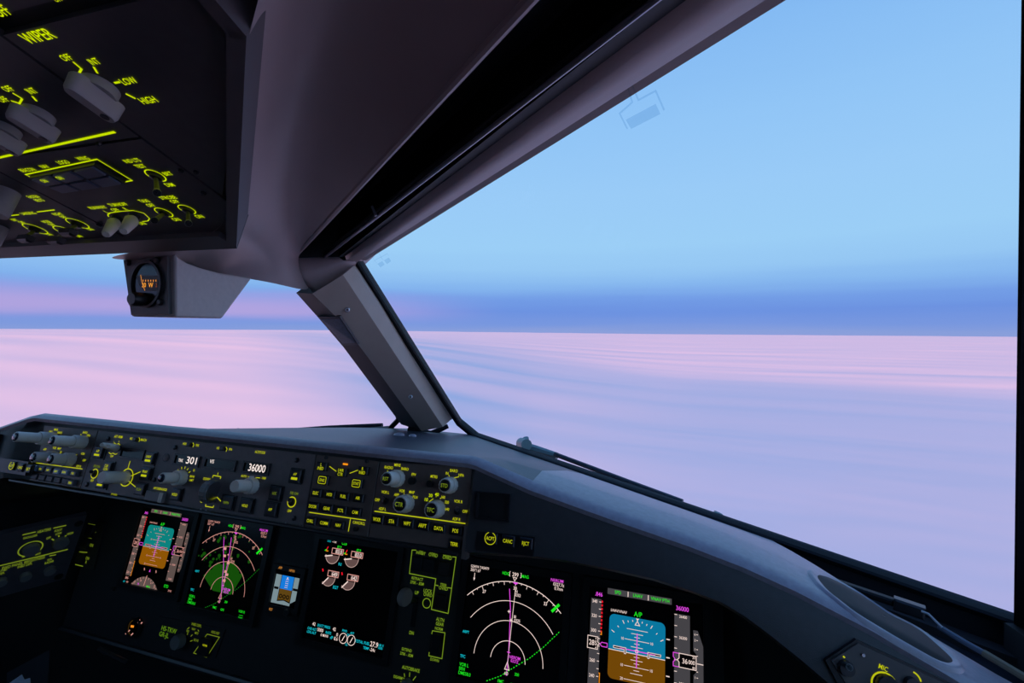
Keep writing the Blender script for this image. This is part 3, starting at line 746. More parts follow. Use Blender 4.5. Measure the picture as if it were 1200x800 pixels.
u.circle(195, 536, 5, 1.0, m=SCREW); u.knob(195, 536, 4.2, .0015, m=FACEM, ribs=False)
k = MP.scale(184, 581); uu, vv = MP.uv(184, 581.5)
o = obj('disengage_bar', cap(29*k, 12*k, .006, .0012, -.002), mat('bar_grey', (.24, .22, .22), .5), u.o, (uu, vv, 0))
obj('bar_end', cap(4.5*k, 11.5*k, .0075, .001, -.002), KNOBM, o, (12.2*k, 0, 0))
u.legend(188, 572.6, 'A/P DISENGAGE', 2.8)
for x, y in ((102, 567.5), (205.6, 524), (181, 562), (127, 514), (348, 539), (345, 607)): u.screw(x, y)
u.legend(217, 519.8, 'HDG', 2.8); u.slider(223, 520.8); u.line([(226.4, 518.5), (227.6, 521), (226.2, 524)], .8); u.legend(231.5, 521.6, 'TRK', 2.8)
u.readout((206, 531), (235.5, 534.5), (233, 548), (204, 544), [(212.5, 539.2, 'TRK', 3.6, None), (225.2, 539.2, '301', 8.6, .0185)])
u.knob(213.5, 559.8, 9.6, .011, 6.6, .019, CAPB)
for i, a in enumerate((-48, -22, 2, 26, 50)):
    uu, vv = MP.uv(213.5, 559.8); k = MP.scale(213, 560)
    obj('marking', stroke([(uu+r*k*math.sin(math.radians(a)), vv+r*k*math.cos(math.radians(a))) for r in (11, 14)], .9*k, .0004), LEG, u.o)
u.legend(227.5, 550.8, '25', 2.6); u.legend(225.6, 558, 'BANK', 2.6); u.legend(224.6, 562.4, 'LIMIT', 2.6)
u.socket(208, 579, 13, 17); u.key(208, 579, 10.5, 14, ['HOLD'])
u.readout((241, 535), (278.5, 539.5), (275.5, 553), (239.5, 548), [(249, 540.4, 'V/S', 4.4, None)])
u.legend(255.5, 524.8, 'V/S', 2.8); u.slider(262, 525.5); u.line([(265.2, 523.5), (266.4, 526), (265, 529)], .8); u.legend(270.5, 526.4, 'FPA', 2.8)
# vertical speed thumbwheel, half sunk
uu, vv = MP.uv(251.5, 575.5); k = MP.scale(251, 575)
prof = [(13.2*k, -5.2*k), (14.2*k, -3.6*k), (14.2*k, 3.6*k), (13.2*k, 5.2*k)]
o = obj('thumbwheel', xf(lathe(prof, 36, 1, .05), Matrix.Rotation(math.pi/2, 4, 'Y')), KNOBD, u.o, (uu, vv, .006), None, 30)
obj('wheel_band', xf(lathe([(12*k, 5.0*k), (12*k, 6.2*k), (8*k, 6.4*k)], 28), Matrix.Rotation(math.pi/2, 4, 'Y')), METAL, o, None, None, 40)
u.line([zC(378, 380), zC(384, 360), zC(446, 372), zC(440, 390)], 1.0); u.line([zC(420, 358), zC(423, 338)], .9)
u.line([zC(324, 595), zC(320, 612), zC(382, 622), zC(388, 605)], 1.0); u.line([zC(415, 538), zC(452, 578)], 1.1)
u.legend(242.6, 561, 'DOWN', 3.0); u.legend(236.6, 587.4, 'UP', 3.0)
for (a, b), sg in (((330, 425), 1), ((300, 545), -1)):
    x, y = MP.uv(*zC(a, b)); obj('marking', fan([(x-2*k, y-1.8*k*sg), (x+2*k, y-1.8*k*sg), (x, y+2.4*k*sg)], .0004), LEG, u.o)
u.line([zC(327, 440), zC(318, 480)], .9); u.line([zC(310, 482), zC(326, 485)], .9); u.line([zC(314, 488), zC(302, 532)], .9)
u.socket(268, 588.5, 17, 19); u.key(268, 588.5, 13, 16, ['VS/FPA'], m=LEGD, th=3.0)
u.legend(305, 529.7, 'ALTITUDE', 3.0)
u.readout((286.5, 539.5), (318, 543), (315, 557.5), (284, 553.5), [(301.8, 548.2, '36000', 8.8, .0272)])
u.legend(286, 557.6, 'AUTO', 2.8); u.legend(309.6, 560, '1000', 2.8); u.line([(291, 558.2), (296, 559)], .8); u.line([(300, 559.4), (305, 559.8)], .8)
u.knob(296.5, 569, 10, .010, 7.6, .020)
uu, vv = MP.uv(296.5, 569); obj('pointer', move(prism([(-.0015, .006), (.0035, .006), (.002, .0125)], .004, .0115), uu, vv), mat('pointer_white', (.6, .6, .62), .4), u.o)
u.socket(290, 592, 17, 19); u.key(290, 592, 13, 16, ['HOLD'])
u.socket(324.5, 577.6, 16, 19); u.key(324.5, 577.6, 12, 16, ['LOC'], m=LEGD)
u.socket(319.5, 596.5, 16, 19); u.key(319.5, 596.5, 12, 16, ['APP'])
u.socket(348, 557.5, 16, 19); u.key(348, 557.5, 12, 16, ['A/P'], bar=True)
u.legend(345, 577.8, 'F/D ON', 3.2, m=LEGD); u.circle(342, 588, 6, 1.3); u.legend(339.4, 598.4, 'OFF', 3.2); u.toggle(342, 588, 339.5, 585.5, .014)
for x, y in ((236, 596.5), (241.8, 597.6), (335, 612.5), (352.5, 615)): u.knob(x, y, .9, .0012, m=METAL, ribs=False)

# ---- display select panel ------------------------------------------------
zD = lambda a, b: (350+a*.125, 530+b*.125)
u = Unit('display_select_panel', 'brown keypad panel with rows of lit system page buttons between altitude window and knobs', 'control panel', MP)
u.plate([(371.5, 532.6), (443.5, 540.5), (430, 628.5), (356.5, 618.3)], mat('brown_face', (.145, .104, .088), .5, grain=.08, gscale=120))
u.line([(444.2, 541), (430.8, 628.5)], 1.0, m=mat('plate_edge', (.30, .27, .25), .4), z=.0003, name='bright_edge')
K = [(228, 130, ['L', 'INBD']), (412, 185, ['LWR', 'CTR']), (615, 170, ['R', 'INBD']), (180, 378, ['ELEC']), (308, 392, ['HYD']), (437, 410, ['FUEL']), (573, 425, ['AIR']),
     (153, 503, ['DOOR']), (283, 522, ['GEAR']), (413, 540, ['FCTL']), (547, 558, ['CAM']), (128, 638, ['CHKL']), (258, 658, ['COMM']), (390, 678, ['NAV'])]
for a, b, t in K: u.key(*zD(a, b), 12, 10, t, th=3.7)
for a, b, t in ((240, 258, 'ENG'), (557, 290, 'STAT')):
    x, y = zD(a, b); kk = u.key(x, y, 13, 11, [t], th=3.5); k = MP.scale(x, y)
    obj('key_outline', stroke(rrect(-5.4*k, 5.4*k, -4.1*k, 4.1*k, 1.4*k, 3), .7*k, .0043, True), LEG, kk)
u.line([zD(290, 130), zD(365, 185)], .9); u.line([zD(480, 195), zD(570, 160)], .9)
x, y = MP.uv(405, 543.7); k = MP.scale(405, 544); obj('caution_light', cap(6.4*k, 2*k, .0015, .0004), glow('caution_amber', (255, 150, 20), 1.0), u.o, (x, y, 0))
u.line([zD(100, 560), zD(630, 635)], 1.0); u.line([zD(487, 622), zD(467, 740)], 1.0)
u.legend(*zD(567, 660), 'CANC/RCL', 3.2); u.knob(418.2, 619.3, 3.0, .004, m=BLACKP, ribs=False)
for a, b in ((258, 48), (640, 82)): u.screw(*zD(a, b), 2.4)

# ---- right display control panel --------------------------------------------
zE = lambda a, b: (430+a*.15, 530+b*.15)
u = Unit('display_control_panel', 'brown control panel with four grey ribbed knobs and a row of WXR to POS buttons', 'control panel', MP)
u.plate([(445.5, 540.8), (553, 547.5), (545.5, 644.5), (432, 629)], MATS['brown_face'])
u.knob(*zE(240, 203), 10.6, .008, 8.2, .018, BLACKP, capt='RST'); u.knob(*zE(655, 255), 10.2, .008, 8.8, .009, BLACKP, capt='STD')
u.knob(*zE(312, 398), 11.0, .009, 10.0, .008, BLACKP, capt='CTR'); u.knob(*zE(552, 440), 11.0, .009, 10.0, .008, BLACKP, capt='TFC')
for a, b, t in ((172, 117, 'RADIO'), (240, 98, 'MINS'), (298, 128, 'BARO'), (367, 172, 'FPV'), (525, 188, 'MTRS'), (627, 162, 'IN'), (680, 142, 'BARO'), (738, 177, 'HPA'),
                (145, 310, 'VOR L'), (82, 370, 'OFF'), (122, 440, 'ADF L'), (232, 330, 'APP'), (275, 300, 'VOR'), (352, 310, 'MAP'), (378, 348, 'PLN'),
                (597, 348, '160'), (625, 388, '320'), (627, 442, '640'), (715, 382, 'VOR R'), (767, 460, 'OFF'), (700, 520, 'ADF R')): u.legend(*zE(a, b), t, 3.4)
for a, b, t in ((465, 367, '10'), (498, 335, '20'), (547, 327, '40')): u.legend(*zE(a, b), t, 3.8, m=LEGB, cond=1.0)
for p, q in (((160, 140), (166, 150)), ((262, 142), (256, 150)), ((640, 175), (646, 190)), ((720, 190), (668, 200)), ((255, 352), (270, 340)), ((290, 318), (292, 326)), ((322, 326), (318, 336)), ((348, 350), (356, 348)), ((486, 385), (520, 360)), ((540, 348), (544, 342)), ((572, 362), (580, 354))): u.line([zE(*p), zE(*q)], .8)
u.knob(*zE(360, 222), 4.6, .005, m=BLACKP, ribs=False); u.knob(*zE(500, 242), 4.2, .005, m=BLACKP, ribs=False)
u.toggle(*zE(146, 378), *zE(128, 350), .014); u.toggle(*zE(712, 455), *zE(704, 440), .012, m=BLACKP)
u.line([zE(60, 458), zE(770, 555)], 1.2)
for a, b, t in ((92, 520, 'WXR'), (207, 535, 'STA'), (327, 552, 'WPT'), (447, 568, 'ARPT'), (572, 590, 'DATA'), (702, 608, 'POS'), (692, 712, 'TERR')): u.key(*zE(a, b), 14.5, 11, [t], th=4.4)

# ---- left display control panel -------------------------------------------------
zA = lambda a, b: (a*.1375, 485+b*.1375)
u = Unit('display_control_panel', 'dark panel with four long grey knobs above square buttons, some with painted blue sky sheen', 'control panel', MP)
u.plate([(52, 498.5), (114.5, 504.4), (93.7, 571.8), (34.5, 562.5), (44, 543)], mat('brown_face', ()))
u.knob(*zA(455, 212), 8.0, .020, 6.2, .028, CAPB); u.knob(*zA(715, 240), 8.2, .016, 6.4, .026, CAPB)
u.knob(*zA(470, 372), 8.0, .012, 6.6, .016, CAPB); u.knob(*zA(615, 388), 8.4, .012, 6.8, .016, CAPB)
for a, b, t in ((435, 150, 'RAD'), (480, 133, 'MINS'), (512, 158, 'BARO'), (728, 157, 'BARO'), (757, 182, 'HPA'), (385, 300, 'APP'), (467, 288, 'VOR'), (508, 294, 'MAP'), (708, 338, 'VOR'), (720, 394, 'OFF'), (672, 445, 'ADF R'), (520, 325, '20')): u.legend(*zA(a, b), t, 2.8)
u.line([zA(400, 168), zA(412, 166)], .8); u.line([zA(690, 170), zA(694, 180)], .8); u.line([zA(640, 350), zA(660, 345)], .8); u.line([zA(640, 385), zA(652, 388)], .8)
u.line([zA(310, 415), zA(705, 468)], .9)
SHEENK = mat('sky_sheen_key', (.28, .40, .60), .3); DK = mat('slate_key', (.13, .135, .16), .4)  # first one: sky reflection on black keys, painted as blue key colour
for i, (a, b, t) in enumerate(((312, 460, 'WXR'), (377, 468, 'STA'), (440, 478, 'WPT'), (508, 488, 'ARPT'), (578, 495, 'DATA'), (652, 505, 'POS'))):
    u.key(*zA(a, b), 7.2, 7.2, [t], th=2.4, mk=SHEENK if i in (0, 3, 4) else DK, d=.005)
for a, b in ((300, 530), (366, 541), (430, 552), (497, 562), (563, 573)): u.key(*zA(a, b), 7.6, 7.6, [], mk=mat('blank_key', (.05, .05, .058), .5), d=.002)
u.key(*zA(628, 585), 7.2, 7.2, ['TERR'], th=2.6, mk=DK, d=.005)

# ---- data link buttons
u = Unit('data_link_panel', 'black strip with lit ACPT, CANC and RJCT legends under the square air outlet', 'control panel', MP, LEG)
u.plate([(563, 621), (629, 628), (627, 650), (561, 643)], BLACKP, .003, .0095)
u.o['label'] = 'black strip with lit ACPT, CANC and RJCT buttons below the square air outlet'
def raised(px, py, dz): return MP.uv(px, py, dz)
for x, y, t in ((574.6, 630.6, 'ACPT'), (595, 633.8, 'CANC'), (616, 636.5, 'RJCT')):
    k = MP.scale(x, y); uu, vv = MP.uv(x, y, .012)
    b = link('button', key_mesh(17*k, 13*k, .0025), u.o, (uu, vv, .0095)); obj('legend', text(t, 0, 0, 4.2*k, .0029, .72), LEG, b)
    if t == 'ACPT': obj('key_outline', stroke(arc(0, 0, 7*k, 20, 340, 26), .8*k, .0029), LEG, b)
u = Unit('data_link_panel', 'black strip with tiny lit buttons beside the square buttons with painted sky sheen', 'control panel', MP, LEG)
u.plate([(8, 536), (42, 541), (38, 557), (5, 552)], BLACKP, .003, .0095)
for x, y, t in ((13.7, 545.5, 'ACPT'), (23.8, 547.5, 'CANC'), (33.2, 549.3, 'RJCT')):
    k = MP.scale(x, y); uu, vv = MP.uv(x, y, .012)
    b = link('button', key_mesh(8.5*k, 10*k, .0025), u.o, (uu, vv, .0095)); obj('legend', text(t, 0, 0, 3.2*k, .0029, .66), LEG, b)
    if t == 'ACPT': obj('key_outline', stroke(arc(0, 0, 4.4*k, 20, 340, 22), .7*k, .0029), LEG, b)
# blue lit air outlet beyond
ao = thing('air_outlet', 'square air outlet at the outer end of the glareshield beyond the captain buttons', 'air outlet', MP.M)
q0, q1, q2, q3 = MP.uv(-22, 508), MP.uv(8, 509), MP.uv(2, 533), MP.uv(-28, 531)
cx_, cy_ = (q0[0]+q2[0])/2, (q0[1]+q2[1])/2
inn = [(cx_+(p[0]-cx_)*.8, cy_+(p[1]-cy_)*.82) for p in (q0, q1, q2, q3)]
obj('frame', quadframe([q0, q1, q2, q3], inn, .004, .012), BLACKP, ao); obj('flap', prism(inn, .003, .007), DK, ao)

# =================================================================== main instrument panel
ip = thing('instrument_panel', 'black main instrument panel under the glareshield', 'panel', NP.M)
obj('panel_board', box(-1.21, .10, -.192, .115, -.020, -.006), MAINP, ip)
obj('lower_lip', xf(tube([(-1.21, -.193, -.004), (-.5, -.193, -.004), (.10, -.193, -.004)], .006, 8), Matrix.Identity(4)), mat('lip_dark', (.03, .03, .036), .35), ip, smooth=True)
for x, y in ((246, 683), (130, 690), (444, 765), (531, 783), (209, 712)): obj('screw', lathe([(.004, -.007), (.004, -.003), (.0028, -.002)], 12), SCREW, ip, (*NP.uv(x, y), 0), None, True)

VB = -.1012
class Disp:
    """flat display: bezel, black screen and lit symbols, u and v running 0..1 over the screen"""
    def __init__(s, label, x0, v0, S, screen=SCREENM, W_=1.0, H_=1.0, name='display_unit', b=.011):
        M = NP.M @ Matrix.Translation((x0, v0, 0)); s.S = S; s.o = thing(name, label, 'display', M); s.k = 0; s.acc = {}
        a, c = S*W_, S*H_
        obj('bezel', quadframe([(-b, -b), (a+b, -b), (a+b, c+b), (-b, c+b)], [(0, 0), (a, 0), (a, c), (0, c)], -.006, .004), BLACKP, s.o)
        obj('screen', box(-.001, a+.001, -.001, c+.001, -.006, 0), screen, s.o)
    def add(s, name, col, g, lay=0):
        s.acc.setdefault((name, col, lay), []).append(g)
    def poly(s, name, col, pts, lay=0): s.add(name, col, fan([(p[0]*s.S, p[1]*s.S) for p in pts]), lay)
    def line(s, name, col, pts, w=.006, lay=2, closed=False): s.add(name, col, stroke([(p[0]*s.S, p[1]*s.S) for p in pts], w*s.S, 0, closed), lay)
    def txt(s, name, col, x, y, t, h=.026, lay=3, al=0, w=None, cond=.85): s.add(name, col, text(t, x*s.S, y*s.S, h*s.S, 0, cond, al, w*s.S if w else None), lay)
    def done(s):
        for (n, c, l), gs_ in s.acc.items():
            z = .0002+l*.00022
            for g in (gs_ if n in ('limit_mark', 'wing_symbol', 'speed_box', 'side_tape', 'radio_text', 'waypoint_label', 'dial_sector', 'value_box', 'value_fill', 'dial_needle', 'dial_arc', 'waypoint_star', 'deviation_marks', 'digit_boxes', 'valve_dial', 'limit_bar') else [join(*gs_)]): obj(n, ([(a, b, z) for a, b, _ in g[0]], g[1]), C(c), s.o)

def pfd(label, x0, v0, S, warm):
    d = Disp(label, x0, v0, S, SCREENB if warm else SCREENM)
    sky, gnd, gr, wh = ('tsky', 'tgnd', 'tgrey', 'pale') if warm else ('sky', 'gnd', 'grey', 'white')
    c = (.4415, .523)
    d.poly('mode_strip', gr, [(.165, .945), (.736, .945), (.736, .995), (.165, .995)])
    for x in (.352, .532): d.line('mode_divider', wh, [(x, .948), (x, .992)], .007, 1)
    for x, t in ((.26, 'SPD'), (.44, 'LNAV'), (.635, 'VNAV PTH')): d.txt('mode_text', 'green', x, .972, t, .028)
    d.txt('selected_speed', 'mag', .086, .93, '.846', .034)
    d.poly('speed_tape', gr, [(.018, .10), (.112, .10), (.112, .888), (.018, .888)])
    for i in range(13):
        v = .866-i*.0605
        d.line('speed_scale', wh, [(.093, v), (.112, v)], .006)
        if i % 2 == 0 and not 460 < 340-i*10+180 < 480 and 340-i*10 != 280: d.txt('speed_scale', wh, .052, v, str(340-i*10), .027)
    for i in range(9): d.poly('overspeed_marks', 'red', [(.114, .862-i*.031), (.127, .862-i*.031), (.127, .88-i*.031), (.114, .88-i*.031)], 2)
    d.line('limit_bar', 'amber', [(.113, .60), (.125, .60), (.125, .625)], .007); d.line('limit_bar', 'amber', [(.116, .10), (.122, .10), (.122, .29), (.113, .29)], .007)
    d.poly('speed_box', 'black', [(.002, .475), (.095, .475), (.095, .512), (.112, .523), (.095, .534), (.095, .575), (.002, .575)], 3)
    d.line('speed_box_outline', wh, [(.002, .475), (.095, .475), (.095, .512), (.112, .523), (.095, .534), (.095, .575), (.002, .575)], .006, 4, True)
    d.txt('speed_digits', wh, .04, .524, '28', .042, 4); d.txt('speed_digits', wh, .078, .524, '5', .036, 4); d.txt('speed_digits', wh, .078, .562, '6', .018, 4); d.txt('speed_digits', wh, .078, .487, '4', .018, 4)
    d.line('speed_bug', 'mag', [(.115, .523), (.132, .507), (.18, .507), (.18, .539), (.132, .539)], .006, 4, True)
    full = rrect(.192, .684, .269, .787, .045, 5)
    top = [p for p in full if p[1] >= .4985]; top.sort(key=lambda p: math.atan2(p[1]-.6, p[0]-.44)); bt = [p for p in full if p[1] < .4985]; bt.sort(key=lambda p: math.atan2(p[1]-.4, p[0]-.44))
    def order(P, extra):
        P = P+extra; m = (sum(p[0] for p in P)/len(P), sum(p[1] for p in P)/len(P)); return sorted(P, key=lambda p: math.atan2(p[1]-m[1], p[0]-m[0]))
    d.poly('attitude_sky', sky, order(top, [(.192, .4985), (.684, .4985)])); d.poly('attitude_ground', gnd, order(bt, [(.192, .4985), (.684, .4985)]))
    d.line('horizon_line', wh, [(.192, .4985), (.684, .4985)], .006)
    for dv, hw in ((.026, .024), (.052, .052), (.078, .024), (.105, .107), (.131, .024), (.157, .052), (.19, .092)):
        for sg in (1, -1):
            if sg < 0 and dv == .19: dv = .21; hw = .107
            d.line('pitch_scale', wh, [(c[0]-hw, .5+sg*dv), (c[0]+hw, .5+sg*dv)], .0045)
    for x, v, t in ((.315, .605, '10'), (.57, .605, '10'), (.315, .395, '10'), (.57, .395, '10'), (.315, .29, '20')): d.txt('pitch_digits', wh, x, v, t, .022)
    for a in (-60, -45, -30, -20, -10, 10, 20, 30, 45, 60):
        r0, r1 = .232, (.262 if abs(a) in (30, 60) else .247)
        d.line('bank_scale', wh, [(c[0]+r*math.sin(math.radians(a)), c[1]+r*math.cos(math.radians(a))) for r in (r0, r1)], .006)
    d.poly('bank_pointer', wh, [(c[0]-.014, .785), (c[0]+.014, .785), (c[0], .765)], 3)
    d.line('bank_pointer', wh, [(c[0], .764), (c[0]-.02, .73), (c[0]+.02, .73)], .006, 3, True)
    d.line('flight_director', 'mag', [(c[0], .39), (c[0], .665)], .008, 3); d.line('flight_director', 'mag', [(.29, .523), (.6, .523)], .008, 3)
    for sg in (-1, 1):
        X = lambda o: c[0]+sg*o
        d.poly('wing_symbol', 'black', [(X(.095), .533), (X(.205), .533), (X(.205), .517), (X(.108), .517), (X(.108), .487), (X(.095), .487)], 3)
        d.line('wing_outline', wh, [(X(.095), .533), (X(.205), .533), (X(.205), .517), (X(.108), .517), (X(.108), .487), (X(.095), .487)], .005, 4, True)
    d.line('wing_outline', wh, [(c[0]-.01, .513), (c[0]+.01, .513), (c[0]+.01, .533), (c[0]-.01, .533)], .005, 4, True)
    d.txt('autopilot_text', 'green', .445, .82, 'A/P', .04); d.txt('path_text', wh, .275, .818, 'LNAV/VNAV', .022)
    for v in (.665, .523, .38): d.line('deviation_marks', wh, [(.693, v), (.722, v)], .009)
    for x, col in ((.33, wh), (.55, wh)): d.line('deviation_marks', col, [(x, .235), (x+.012, .205)], .012)
    d.poly('deviation_pointer', 'mag', [(.43, .2), (.453, .2), (.4415, .235)], 2)
    d.txt('selected_altitude', 'mag', .827, .93, '36000', .036)
    d.poly('altitude_tape', gr, [(.76, .14), (.89, .14), (.89, .882), (.76, .882)])
    for i in range(8): d.line('altitude_scale', wh, [(.76, .875-i*.0885), (.782, .875-i*.0885)], .006)
    for v, t in ((.865, '36400'), (.699, '36200'), (.347, '35800'), (.17, '35600')): d.txt('altitude_scale', wh, .833, v, t, .022)
    d.line('altitude_bug', 'mag', [(.80, .575), (.752, .575), (.752, .543), (.77, .523), (.752, .503), (.752, .471), (.80, .471)], .006, 4)
    d.poly('altitude_box', 'black', [(.80, .471), (.94, .471), (.94, .577), (.80, .577), (.80, .54), (.785, .524), (.80, .508)], 3)
    d.line('altitude_box_outline', wh, [(.80, .471), (.94, .471), (.94, .577), (.80, .577), (.80, .54), (.785, .524), (.80, .508)], .006, 4, True)
    d.txt('altitude_digits', wh, .848, .524, '36', .038, 4); d.txt('altitude_digits', wh, .903, .524, '000', .03, 4); d.txt('altitude_digits', wh, .92, .563, '20', .018, 4); d.txt('altitude_digits', wh, .92, .485, '80', .018, 4)
    d.poly('climb_scale', gr, [(.918, .775), (.955, .775), (.998, .66), (.998, .385), (.955, .27), (.918, .27), (.918, .43), (.945, .46), (.945, .588), (.918, .615)])
    for v in (.745, .70, .63, .58, .46, .415, .35, .30): d.line('climb_scale_marks', wh, [(.942, v), (.955, v)], .005)
    for v, t in ((.745, '6'), (.70, '2'), (.63, '1'), (.415, '1'), (.35, '2'), (.30, '6')): d.txt('climb_scale_marks', wh, .931, v, t, .018)
    d.line('climb_needle', wh, [(.945, .523), (.998, .523)], .007, 4)
    rose = arc(.41, -.17, .30, -58, 58, 16); d.poly('heading_rose', gr, [p for p in rose if p[1] > .004]+[(.66, .004), (.16, .004)])
    for a in range(-50, 51, 10): d.line('heading_marks', wh, [(.41+r*math.sin(math.radians(a)), -.17+r*math.cos(math.radians(a))) for r in (.275, .298)], .006)
    for x, v, t in ((.22, .03, '27'), (.33, .075, '28'), (.52, .07, '31'), (.60, .03, '32')): d.txt('heading_marks', wh, x, v, t, .022)
    d.line('heading_needle', wh, [(.405, .02), (.418, .15)], .008, 3); d.txt('heading_text', 'mag', .30, .03, 'H', .03); d.txt('heading_text', 'green', .49, .022, 'MAG', .026)
    d.txt('minimums_text', 'green', .80, .075, 'STD', .036); d.txt('mach_text', wh, .06, .07, '.846', .03); d.txt('mach_text', 'cyan', .03, .02, 'GS', .022); d.txt('mach_text', wh, .09, .02, '474', .022); d.txt('baro_text', wh, .88, .03, '29.92', .022)
    d.done(); return d

def nd(label, x0, v0, S, warm):
    d = Disp(label, x0, v0, S, SCREENB if warm else SCREENM); wh = 'pale' if warm else 'white'; c = (.5, .217)
    if warm:
        n = 40; P = []
        for i in range(n+1):
            a = -68+115*i/n; r = .345+.05*noise.noise((i*.31, 1.7, 0))+.03*noise.noise((i*.9, 4, 0)); P.append((c[0]+r*math.sin(math.radians(a)), max(.215, c[1]+r*math.cos(math.radians(a)))))
        for i in range(n): d.poly('terrain_return', 'terr', [(c[0]-.14+.0072*i, .215), P[i], P[i+1], (c[0]-.14+.0072*(i+1), .215)])
        for i in range(46):
            a = random.uniform(-55, 42); r = random.uniform(.36, .66); x, y = c[0]+r*math.sin(math.radians(a)), c[1]+r*math.cos(math.radians(a)); q = random.uniform(.008, .026)
            d.poly('terrain_return', 'terr', [(x+q*math.cos(k*1.2)*(.7+random.random()*.6), y+q*math.sin(k*1.2)) for k in range(5)])
    for r, a in ((.172, 88), (.344, 89), (.516, 54)): d.line('range_rings', wh, arc(*c, r, -a, a, 30), .0055)
    d.line('compass_arc', wh, arc(*c, .687, -44, 44.5, 40), .0065)
    for a in range(-40, 45, 5):
        aa = a+1.2; r0 = .655 if a % 10 == 0 else .672
        d.line('compass_ticks', wh, [(c[0]+r*math.sin(math.radians(aa)), c[1]+r*math.cos(math.radians(aa))) for r in (r0, .687)], .005)
    for x, v, t in ((.198, .774, '27'), (.513, .852, '30'), (.825, .766, '33')): d.txt('compass_digits', wh, x, v, t, .03)
    d.line('heading_box', wh, [(.452, .995), (.445, .995), (.445, .952), (.452, .952)], .005); d.line('heading_box', wh, [(.555, .995), (.562, .995), (.562, .952), (.555, .952)], .005)
    d.txt('heading_digits', wh, .504, .973, '299', .036); d.txt('heading_text', 'green', .405, .97, 'HDG', .028); d.txt('heading_text', 'green', .605, .97, 'MAG', .028)
    d.line('heading_pointer', wh, [(.484, .945), (.52, .945), (.502, .915)], .006, 3, True)
    d.poly('heading_bug', 'mag', [(.485, .905), (.535, .905), (.535, .893), (.515, .885), (.495, .893)], 3)
    d.txt('speed_text', wh, .03, .985, 'GS474 TAS479', .026, al=-1); d.txt('speed_text', wh, .03, .951, '203°/ 67', .026, al=-1)
    d.line('wind_arrow', wh, [(.078, .925), (.078, .872)], .006); d.poly('wind_arrow', wh, [(.067, .88), (.089, .88), (.078, .855)], 2)
    d.txt('waypoint_text', 'mag', .985, .985, 'NEROM', .03, al=1); d.txt('waypoint_text', wh, .995, .95, '0327.7z', .028, al=1); d.txt('waypoint_text', wh, .985, .915, '0.7nm', .028, al=1)
    d.line('route_line', 'mag', [(.456, .838), (.484, .66), (.503, .30), (.50, .10)], .0065); d.line('track_line', wh, [(.517, .86), (.507, .5), (.502, .217)], .005)
    if warm: d.line('route_line', 'mag', [(.34, .83), (.38, .68), (.44, .5), (.47, .35), (.5, .217)], .0065)
    pts = [(.31, .02), (.44, .085), (.585, .195), (.71, .285), (.832, .396), (.986, .562)]
    for i in range(len(pts)-1):
        a, b = Vector(pts[i]), Vector(pts[i+1]); m = max(4, int((b-a).length/.027))
        for k in range(m): d.line('dotted_course', 'dgreen' if warm else 'green', [tuple(a+(b-a)*(k/m)), tuple(a+(b-a)*((k+.45)/m))], .007)
    x, v = .925, .745; t = Vector((math.cos(math.radians(44)), -math.sin(math.radians(44)))); n_ = Vector((t.y, -t.x)); n_ = -n_
    d.poly('course_bug', 'green', [tuple(Vector((x, v))+n_*a+t*b) for a, b in ((-.05, -.012), (-.05, .012), (.05, .012), (.05, -.012))], 3)
    d.line('aircraft_symbol', wh, [(.5, .217), (.478, .152), (.522, .152)], .007, 4, True); d.txt('aircraft_symbol', wh, .497, .12, '6.0', .026, 4)
    for a in ((.472, .64), (.5, .57)): d.poly('waypoint_star', wh, [(a[0]-.018, a[1]), (a[0], a[1]+.006), (a[0]+.018, a[1]), (a[0], a[1]-.006)], 4); d.poly('waypoint_star', wh, [(a[0], a[1]-.018), (a[0]+.006, a[1]), (a[0], a[1]+.018), (a[0]-.006, a[1])], 4)
    d.poly('active_waypoint', 'mag', [(.482, .296), (.503, .302), (.524, .296), (.503, .290)], 4)
    d.txt('waypoint_name', 'mag', .568, .262, 'NEROM', .026); d.txt('waypoint_name', 'mag', .568, .232, '0327Z', .024)
    for x, v, t in ((.53, .825, 'N'), (.545, .795, '0352'), (.535, .605, 'BI'), (.56, .575, '0335')): d.txt('waypoint_label', wh, x, v, t, .025)
    if warm:
        for x, v in ((.40, .70), (.42, .62), (.50, .55), (.49, .45), (.52, .42), (.50, .35)): d.poly('waypoint_label', wh, [(x-.02, v-.014), (x+.02, v-.014), (x+.02, v+.014), (x-.02, v+.014)], 3)
    d.txt('airport_text', 'cyan', .05, .39, 'ARPT', .024); d.txt('traffic_text', 'cyan', .045, .177, 'TFC', .026)
    for v, t in ((.108, 'VOR L'), (.072, 'SRN'), (.036, 'DME58.0')): d.txt('radio_text', 'green', .02, v, t, .028, al=-1)
    d.txt('radio_text', 'green', .45, .045, 'FMC', .026); d.txt('radio_text', 'green', .57, .04, 'GPS', .026); d.txt('radio_text', 'green', .60, .13, '200', .024)
    for v, t in ((.108, 'VOR R'), (.072, '------'), (.036, 'DME')): d.txt('radio_text', 'green', .86, v-.04, t, .026)
    d.done(); return d

pfd('flight display with blue and brown horizon, outermost of the two sharp displays at the right', -.096, VB, .168, False)
nd('sharp navigation display with white range arcs on black beside the gear panel', -.3045, VB, .168, False)
nd('dim navigation display with a green weather patch beside the small standby display', -.889, VB+.0078, .160, True)
pfd('dim flight display with teal and orange horizon under the autopilot disengage bar', -1.070, VB+.0204, .150, True)

